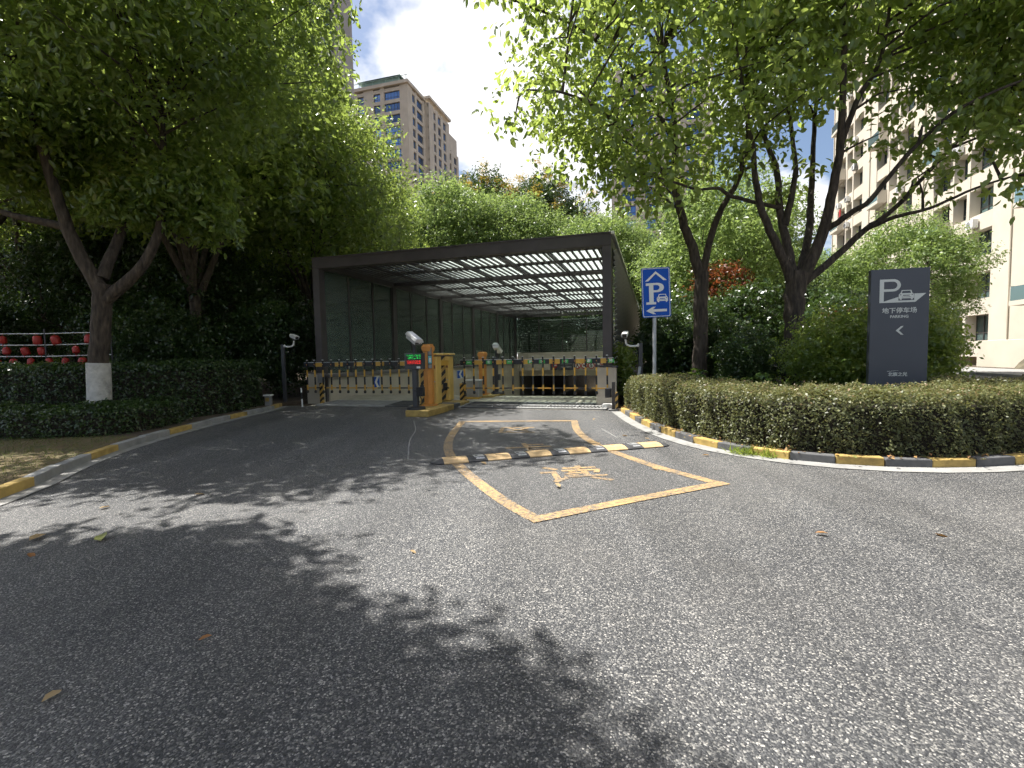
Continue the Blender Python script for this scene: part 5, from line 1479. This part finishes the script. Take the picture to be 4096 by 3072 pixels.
def fx_lawn(gg, n):
    P = np.zeros((n, 3)); P[:, 0] = -12 + gg.random(n) * 7.0; P[:, 1] = 2.5 + gg.random(n) * 5.3
    kx = np.interp(P[:, 1], [p.y for p in fl], [p.x for p in fl])
    P = P[P[:, 0] < kx - 0.05]; P[:, 2] = 0.10
    return P
scatter('grass', 'sparse dry lawn grass inside the left kerb', 26000, fx_lawn, 0.05, 'grass', 0.10, 73, 0.0)
def fx_tuft(gg, n):
    P = np.zeros((n, 3)); c = np.array([(2.95, 5.95), (3.12, 5.80), (2.85, 6.05)])[gg.integers(3, size=n)]
    P[:, :2] = c + gg.normal(size=(n, 2)) * 0.05; P[:, 2] = 0.02
    return P
scatter('grass_tuft', 'small green grass tuft sprouting at the right kerb', 420, fx_tuft, 0.11, 'leaf_bright', 0.08, 74, 0.0)

# ------------------------------------------------------------------ fallen leaves, each its own
def fallen(label, x_, y_, s, seed, val):
    gg = RG(seed)
    me = leaf_mesh('fallen_leaf', np.array([[0, 0, 0.012]]), np.array([[0.15 * gg.normal(), 0.15 * gg.normal(), 1.0]]), np.array([s]), gg, np.array([val]), 0.55, True, 0)
    o = obj('fallen_leaf', me, 'dead_leaf'); o.location = (x_, y_, 0.004); o.rotation_euler.z = gg.random() * 6.28
    tag(o, label, 'leaf', 'fallen leaves on the asphalt')
for k, (lab, x_, y_, s, v_) in enumerate((
        ('pale fallen leaf at the lower left corner of the road', -1.80, 1.83, 0.07, 0.05), ('brown fallen leaf in the large foreground tree shadow', -1.47, 2.15, 0.06, 0.5),
        ('long green fallen leaf in the shade on the left road', -3.00, 3.42, 0.16, 1.0), ('orange fallen leaf near the left kerb, nearest the camera', -3.32, 3.22, 0.08, 0.5),
        ('pale crumpled fallen leaf by the left frame edge', -3.55, 3.45, 0.14, 0.1), ('whitish fallen leaf on the left road beside the kerb', -3.68, 4.20, 0.09, 0.05),
        ('small pale fallen leaf higher on the shaded left road', -3.10, 4.60, 0.09, 0.05), ('pale fallen leaf below the nearest painted character', 0.45, 4.62, 0.10, 0.05),
        ('orange-brown fallen leaf on the sunlit asphalt, far right', 2.92, 3.28, 0.10, 0.45), ('brown curled fallen leaf on the sunlit asphalt right of the box', 2.12, 3.33, 0.08, 0.4),
        ('tan fallen leaf on the speed bump end', -0.40, 5.80, 0.11, 0.1), ('pale fallen leaf inside the right half of the box', 1.55, 5.35, 0.08, 0.15),
        ('small tan fallen leaf just below the box apex', -0.70, 3.15, 0.05, 0.1), ('tan fallen leaf near the bend of the right painted line', 1.24, 6.95, 0.11, 0.1),
        ('tan fallen leaf between the box and the right kerb', 1.72, 7.55, 0.10, 0.1), ('small pale fallen leaf by the right kerb near the bump', 2.05, 7.15, 0.08, 0.1),
        ('reddish fallen leaf under the right kerb grass tuft', 2.45, 5.95, 0.09, 0.6), ('tan fallen leaf in front of the stone pier', 1.65, 9.6, 0.10, 0.1))):
    fallen(lab, x_, y_, s, 100 + k, v_)
# litter of dead leaves under the hedge and on the lawn
def fx_litter(gg, n):
    P = np.zeros((n, 3)); s = gg.random(n) * 0.75; pts_ = offset(rk, 0.34 + 0.0)
    i = (s * (len(pts_) - 1)).astype(int); q = np.array([(p.x, p.y) for p in pts_])
    P[:, :2] = q[i] + gg.normal(size=(n, 2)) * 0.12; P[:, 2] = 0.105 + 0.02 * gg.random(n)
    return P
o = scatter('leaf_litter', 'brown leaf litter under the right hedge behind the kerb', 900, fx_litter, 0.055, 'dead_leaf', 0.55, 75, 3.0)

# ------------------------------------------------------------------ red lanterns strung on white rails
rack = thing('lantern_rail', 'white horizontal rails strung between slim posts behind the left hedge', 'rail', (-12.0, 12.4, 0.05), R(2))
RAILS = (1.47, 1.76, 2.05)
for z in RAILS:
    b = MB(); b.tube([(-1.6, 0, z), (0, 0, z - 0.02), (1.7, 0, z)], 0.012, 6); b.build('rail', 'white', rack)
for x_ in (-1.6, 0.05, 1.7):
    b = MB(); b.tube([(x_, 0, 0), (x_, 0, 2.15)], 0.02, 8); b.build('post', 'dark_grey', rack)
lan = MB(); lan.lathe([(0.0, -0.21), (0.07, -0.208), (0.088, -0.18), (0.082, -0.15), (0.094, -0.12), (0.086, -0.09), (0.092, -0.06), (0.08, -0.03), (0.066, -0.004), (0.0, 0.0)], 14)
lm = lan.mesh('lantern'); lm.materials.append(MATS['red'])
ordn = ['first', 'second', 'third', 'fourth', 'fifth', 'sixth', 'seventh']
for z, row in zip(RAILS, ('bottom', 'middle', 'top')):
    idx_ = -1
    for k in range(7):
        if (row, k) in (('top', 2), ('top', 5), ('middle', 4)):
            continue
        idx_ += 1
        x_ = -13.35 + k * 0.43 + {'bottom': 0.17, 'middle': 0.0, 'top': -0.08}[row]
        t0 = thing('lantern', ordn[idx_] + ' red lantern from the left on the ' + row + ' white rail', 'lantern', (x_, 12.4 + 0.035 * (x_ + 12.0), z + 0.04), 0, 'red lanterns hung in rows behind the left hedge')
        o = bpy.data.objects.new('shade', lm); COL.objects.link(o); o.parent = t0; o.rotation_euler = (R(random.uniform(-16, 16)), R(random.uniform(-16, 16)), 0); o.location = (0, 0, -0.06); o.scale = (random.uniform(0.8, 1.1),) * 3
        b = MB(); b.tube([(0, 0, -0.057), (0, 0, 0.0)], 0.005, 5); b.build('hook', 'red', t0)
        b = MB(); b.tube([(0, 0, -0.26), (0, 0, -0.31)], [0.01, 0.016], 6); b.build('tassel', 'red', t0)

# ------------------------------------------------------------------ buildings
def facade(parent, M_, length, floors, fh, bays, wall, glass, z0=0.0, relief=0.45, band=0.9, frame='window_frame'):
    """bays: (x0, x1) of the window strips; the rest is wall. Local x along the face, y into the building."""
    b = MB(); b.box(0, length, 0, relief, -band * 0.5, band * 0.5)
    bm_ = b.mesh('spandrel'); bm_.materials.append(MATS[wall])
    def put(me, name, loc):
        o = bpy.data.objects.new(name, me); COL.objects.link(o); o.parent = parent
        o.matrix_local = M_ @ Matrix.Translation(loc)
        return o
    for f in range(floors + 1):
        put(bm_, 'spandrel', (0, 0, z0 + f * fh))
    edges = [0.0]
    for a, c in bays:
        edges += [a, c]
    edges.append(length)
    for k in range(0, len(edges), 2):
        a, c = edges[k], edges[k + 1]
        if c - a < 0.05:
            continue
        b = MB(); b.box(a, c, -0.06, relief + 0.1, z0, z0 + floors * fh + band * 0.5 + 0.3)
        put(_m(b, 'pier', wall), 'pier', (0, 0, 0))
    cache = {}
    for a, c in bays:
        w = round(c - a, 3)
        if w not in cache:
            b = MB(); h = fh - band
            b.box(0, w, 0.02, 0.04, 0, h, 1)
            n = max(2, int(round(w / 0.9)))
            for q in range(n + 1):
                x_ = q * w / n
                b.box(max(0, x_ - 0.035), min(w, x_ + 0.035), -0.04, 0.019, 0, h, 0)
            for z_ in (0.0, h * 0.3, h - 0.07):
                b.box(0, w, -0.03, 0.018, z_, z_ + 0.07, 0)
            me = b.mesh('window'); me.materials.append(MATS[frame]); me.materials.append(MATS[glass]); cache[w] = me
        for f in range(floors):
            put(cache[w], 'window', (a, relief - 0.10, z0 + f * fh + band * 0.5))
def _m(b, name, mat):
    me = b.mesh(name); me.materials.append(MATS[mat]); return me
# tan tower in the middle distance
cx_, cy2 = -26.0, 130.0
tw = thing('apartment_tower', 'tan apartment tower with blue windows in the middle distance', 'building', (cx_, cy2, 0), RZ)
b = MB(); b.box(-24, 0.0 - 0.45, 0.45, 34, 0, 72); b.build('core', 'tower_stone', tw)
NFm = 24; FHm = 3.0
facade(tw, Matrix.Translation((-24, 0, 0)), 24, NFm, FHm, [(2.0, 7.0), (9.0, 11.0), (14.0, 16.0), (17.2, 21.8)], 'tower_stone', 'window_glass_blue')
Mr = Matrix.Translation((0, 0, 0)) @ Matrix.Rotation(R(90), 4, 'Z')
facade(tw, Mr, 10, NFm, FHm, [(2.6, 4.2), (5.2, 8.6)], 'tower_stone', 'window_glass_blue')
Mr2 = Matrix.Translation((1.2, 10.02, 0)) @ Matrix.Rotation(R(90), 4, 'Z')
b = MB(); b.box(-0.5, 0.74, 10.03, 23.9, 0, 72.8); b.build('wing', 'tower_stone', tw)
facade(tw, Mr2, 14, NFm, FHm, [(3.0, 4.4), (6.0, 8.0), (9.6, 11.6)], 'tower_stone', 'window_glass_blue', 0.0, 0.45, 0.8)
facade(tw, Matrix.Translation((0.0, 24.05, 0)) @ Matrix.Rotation(R(90), 4, 'Z'), 10, NFm - 2, FHm, [(2.0, 4.0), (6.2, 8.4)], 'tower_stone', 'window_glass_blue')
b = MB(); b.box(-24.5, 0.5, -0.6, 10.0, 72.8, 73.6); b.box(-0.4, 1.8, 9.6, 24.4, 73.5, 74.2); b.build('cornice', 'tower_stone', tw)
b = MB(); b.prism([(-14, 1), (-3, 1), (-3, 9), (-14, 9)], 73.61, 75.4); b.add([(-15, 0, 75.4), (-2, 0, 75.4), (-2, 10, 75.4), (-15, 10, 75.4), (-12, 3, 77.2), (-5, 3, 77.2), (-5, 7, 77.2), (-12, 7, 77.2)], [(0, 1, 5, 4), (1, 2, 6, 5), (2, 3, 7, 6), (3, 0, 4, 7), (4, 5, 6, 7)])
b.build('penthouse_roof', 'copper_roof', tw)
b = MB()
for x_ in range(-24, 1, 2):
    b.box(x_ - 0.05, x_ + 0.05, -0.45, -0.35, 73.61, 74.7)
b.box(-24.4, 0.4, -0.46, -0.34, 74.7, 74.8); b.build('parapet_rail', 'copper_roof', tw)
# grey tower at the upper left
tw = thing('apartment_tower', 'tall grey apartment tower cut by the top of the frame at left', 'building', (-36.2, 84.0, 0), RZ)
b = MB(); b.box(-22, -0.46, 0.81, 18, 0, 92); b.build('core', 'grey_stone', tw)
facade(tw, Matrix.Translation((-22, 0, 0)), 22, 31, 2.95, [(1.5, 4.2), (6.0, 9.0), (11.0, 12.5), (14.2, 16.2), (17.6, 20.9)], 'grey_stone', 'window_glass', 0, 0.7, 1.1)
facade(tw, Matrix.Rotation(R(90), 4, 'Z'), 18, 31, 2.95, [(3.0, 6.0), (9.0, 12.0)], 'grey_stone', 'window_glass')
for f in range(12, 31, 1):
    b = MB(); b.box(-4.6, -0.9, -0.9, -0.07, f * 2.95 - 0.35, f * 2.95 + 0.15); b.box(-4.6, -0.9, -0.9, -0.84, f * 2.95 + 0.151, f * 2.95 + 1.0, 1)
    b.build('balcony', ['grey_stone', 'window_glass'], tw)
# cream building on the right, its face running back along the road
tw = thing('apartment_building', 'sunlit cream stone apartment building behind the trees on the right', 'building', (*W2(23.6, 62.0), 0), RZ + R(-90))
LENB = 66
b = MB(); b.box(0.05, LENB, 0.86, 16, 0, 56); b.build('core', 'cream_stone_dark', tw)
bays = []
x_ = 2.0
while x_ < LENB - 9:
    bays += [(x_, x_ + 2.4), (x_ + 2.9, x_ + 4.6), (x_ + 4.95, x_ + 7.6)]
    x_ += 11.2
facade(tw, Matrix.Identity(4), LENB, 18, 3.05, bays, 'cream_stone', 'window_glass', 1.2, 0.75, 1.15)
x_ = 2.0
bb = MB(); bb.box(0, 2.75, -0.9, -0.07, -0.15, 0.15); bb.box(0.02, 0.08, -0.88, -0.07, 0.151, 1.1); bb.box(2.67, 2.73, -0.88, -0.07, 0.151, 1.1); bb.box(0.081, 2.669, -0.88, -0.84, 0.151, 1.05, 1)
bme = bb.mesh('balcony'); bme.materials.append(MATS['cream_stone']); bme.materials.append(MATS['window_glass'])
while x_ < LENB - 9:
    for f in range(1, 18, 2):
        o = bpy.data.objects.new('balcony', bme); COL.objects.link(o); o.parent = tw; o.location = (x_ - 0.15, 0, 1.2 + f * 3.05 - 0.2)
    x_ += 11.2
b = MB(); b.box(3.0, 3.5, -0.25, -0.2, 18.0, 18.9); b.build('hanging_cloth', 'red', tw)
ab = MB(); ab.box(0, 0.85, -0.42, -0.08, 0, 0.6); ab.tube([(0.32, -0.435, 0.3), (0.32, -0.421, 0.3)], 0.22, 16, 1)
ame = ab.mesh('air_conditioner'); ame.materials.append(MATS['white']); ame.materials.append(MATS['mid_grey'])
for k in range(60):
    a_ = random.choice(bays)
    o = bpy.data.objects.new('air_conditioner', ame); COL.objects.link(o); o.parent = tw; o.location = (a_[0] + 0.3, 0.0, 1.2 + random.randint(0, 17) * 3.05 - 0.35)
for a_ in bays[::3]:
    b = MB(); b.tube([(a_[0] - 1.6, -0.13, 0), (a_[0] - 1.6, -0.13, 55)], 0.06, 6); b.build('downpipe', 'tan_wall', tw)
# far building glimpsed behind the right tree, and one at the far left
tw = thing('apartment_tower', 'pale tower glimpsed between the leaves of the forked tree', 'building', (22.0, 105.0, 0), RZ)
b = MB(); b.box(0.0, 20, 0.46, 18, 0, 60); b.build('core', 'tower_stone', tw)
facade(tw, Matrix.Identity(4), 20, 20, 3.0, [(2, 5), (7, 9), (11, 13), (15, 18)], 'tower_stone', 'window_glass_blue')
tw = thing('apartment_tower', 'pale building glimpsed under the tree crown at the far left', 'building', (-78.0, 70.0, 0), R(12))
b = MB(); b.box(0.0, 26, 0.46, 14, 0, 34); b.build('core', 'grey_stone', tw)
facade(tw, Matrix.Identity(4), 26, 11, 3.0, [(2, 5), (7, 9.5), (12, 15), (17, 19.5), (21, 24)], 'tan_wall', 'window_glass_blue')

# terrace wall, planters and netted mound in front of the cream building
b = MB(); b.box(0, 0.3, 0, 34, 0, 1.75); o = b.build('terrace_wall', 'cream_stone', None, 0.02); o.location = (*W2(21.9, -6), 0); o.rotation_euler.z = RZ
tag(o, 'low cream terrace wall in front of the cream building', 'wall')
b = MB(); n1, n2 = 40, 7
vs, fs = [], []
rs = np.random.default_rng(9)
for i in range(n1 + 1):
    sag = 0.25 * abs(math.sin(i * 0.55)) + 0.1 * rs.random()
    for j in range(n2 + 1):
        q = j / n2
        vs.append((q * 1.9 + 0.05 * rs.normal(), i * 0.6, max(0.0, math.sin(q * math.pi * 0.55) * (1.45 - sag) + 0.06 * rs.normal()) if j else 0.0))
for i in range(n1):
    for j in range(n2):
        a_ = i * (n2 + 1) + j
        fs.append((a_, a_ + n2 + 1, a_ + n2 + 2, a_ + 1))
b.add(vs, fs, 0, True); o = b.build('netted_mound', 'net'); o.location = (*W2(19.3, -4), 0.1); o.rotation_euler.z = RZ
tag(o, 'long earth mound under dark brown netting beside the pavement on the right', 'mound')
ps = shrub('planter_shrub', 'clipped yellow-green shrub on the terrace wall near the frame edge', (*W2(22.6, 8.0), 1.0), (0.9, 1.5, 0.55), 'leaf_bright', 81, 18, 200, 0.09, 'terrace shrubs')
copy_tree(ps, 'planter_shrub', 'clipped yellow-green shrub on the terrace wall, left of the other', (*W2(22.6, 13.0), 1.0), 1.0, 1.0, 'terrace shrubs')

# a white car and a scooter glimpsed through the planting
def wheel(parent, x_, y_, r_, w_):
    b = MB(); b.tube([(x_, y_ - w_ / 2, r_), (x_, y_ + w_ / 2, r_)], r_, 18); o = b.build('wheel', 'tyre', parent)
    b = MB(); b.tube([(x_, y_ - w_ / 2 - 0.006, r_), (x_, y_ - w_ / 2 - 0.001, r_)], r_ * 0.62, 14); b.build('rim', 'silver', o)
t0 = thing('parked_car', 'white parked car glimpsed low between the two tree trunks', 'car', (12.2, 27.5, 0.0), R(8))
side = [(-2.2, 0.35), (-2.25, 0.75), (-2.0, 0.92), (-1.2, 1.0), (-0.6, 1.42), (0.9, 1.45), (1.7, 1.0), (2.15, 0.9), (2.25, 0.6), (2.2, 0.35)]
b = MB(); b.prism(side, -0.85, 0.85, 0, Matrix.Rotation(R(90), 4, 'X')); b.build('body', 'car_white', t0, 0.06)
for s_ in (-1, 1):
    b = MB(); b.prism([(-0.95, 1.02), (-0.5, 1.36), (0.85, 1.39), (1.4, 1.03)], s_ * 0.856 - 0.004, s_ * 0.856 + 0.004, 0, Matrix.Rotation(R(90), 4, 'X')); b.build('side_window', 'black', t0)
    for x_ in (-1.4, 1.4):
        wheel(t0, x_, s_ * 0.78, 0.33, 0.2)
    b = MB(); b.box(-2.26, -2.2, s_ * 0.6 - 0.15, s_ * 0.6 + 0.15, 0.66, 0.78); b.build('headlight', 'silver', t0, 0.02)
t0 = thing('scooter', 'white motor scooter glimpsed behind the sign pole', 'scooter', (7.2, 23.0, 0.0), R(-25))
wheel(t0, -0.62, 0, 0.25, 0.11); wheel(t0, 0.62, 0, 0.25, 0.11)
b = MB(); b.prism([(-0.55, 0.42), (-0.62, 0.95), (-0.48, 0.98), (-0.35, 0.40), (0.15, 0.34), (0.2, 0.62), (0.85, 0.66), (0.8, 0.42), (0.3, 0.26), (-0.35, 0.26)], -0.15, 0.15, 0, Matrix.Rotation(R(90), 4, 'X')); b.build('body', 'car_white', t0, 0.03)
b = MB(); b.box(0.1, 0.85, -0.14, 0.14, 0.67, 0.77); b.build('seat', 'black', t0, 0.04)
b = MB(); b.tube([(-0.55, -0.34, 1.08), (-0.52, 0, 1.02), (-0.55, 0.34, 1.08)], 0.018, 8); b.tube([(-0.52, 0, 1.02), (-0.6, 0, 0.6), (-0.62, 0, 0.25)], 0.025, 8); b.build('handlebar', 'dark_grey', t0)
b = MB(); b.box(-0.68, -0.6, -0.09, 0.09, 0.82, 0.95); b.build('headlight', 'silver', t0, 0.02)
b = MB(); b.box(0.62, 0.95, -0.17, 0.17, 0.78, 1.08); b.build('top_box', 'car_white', t0, 0.04)
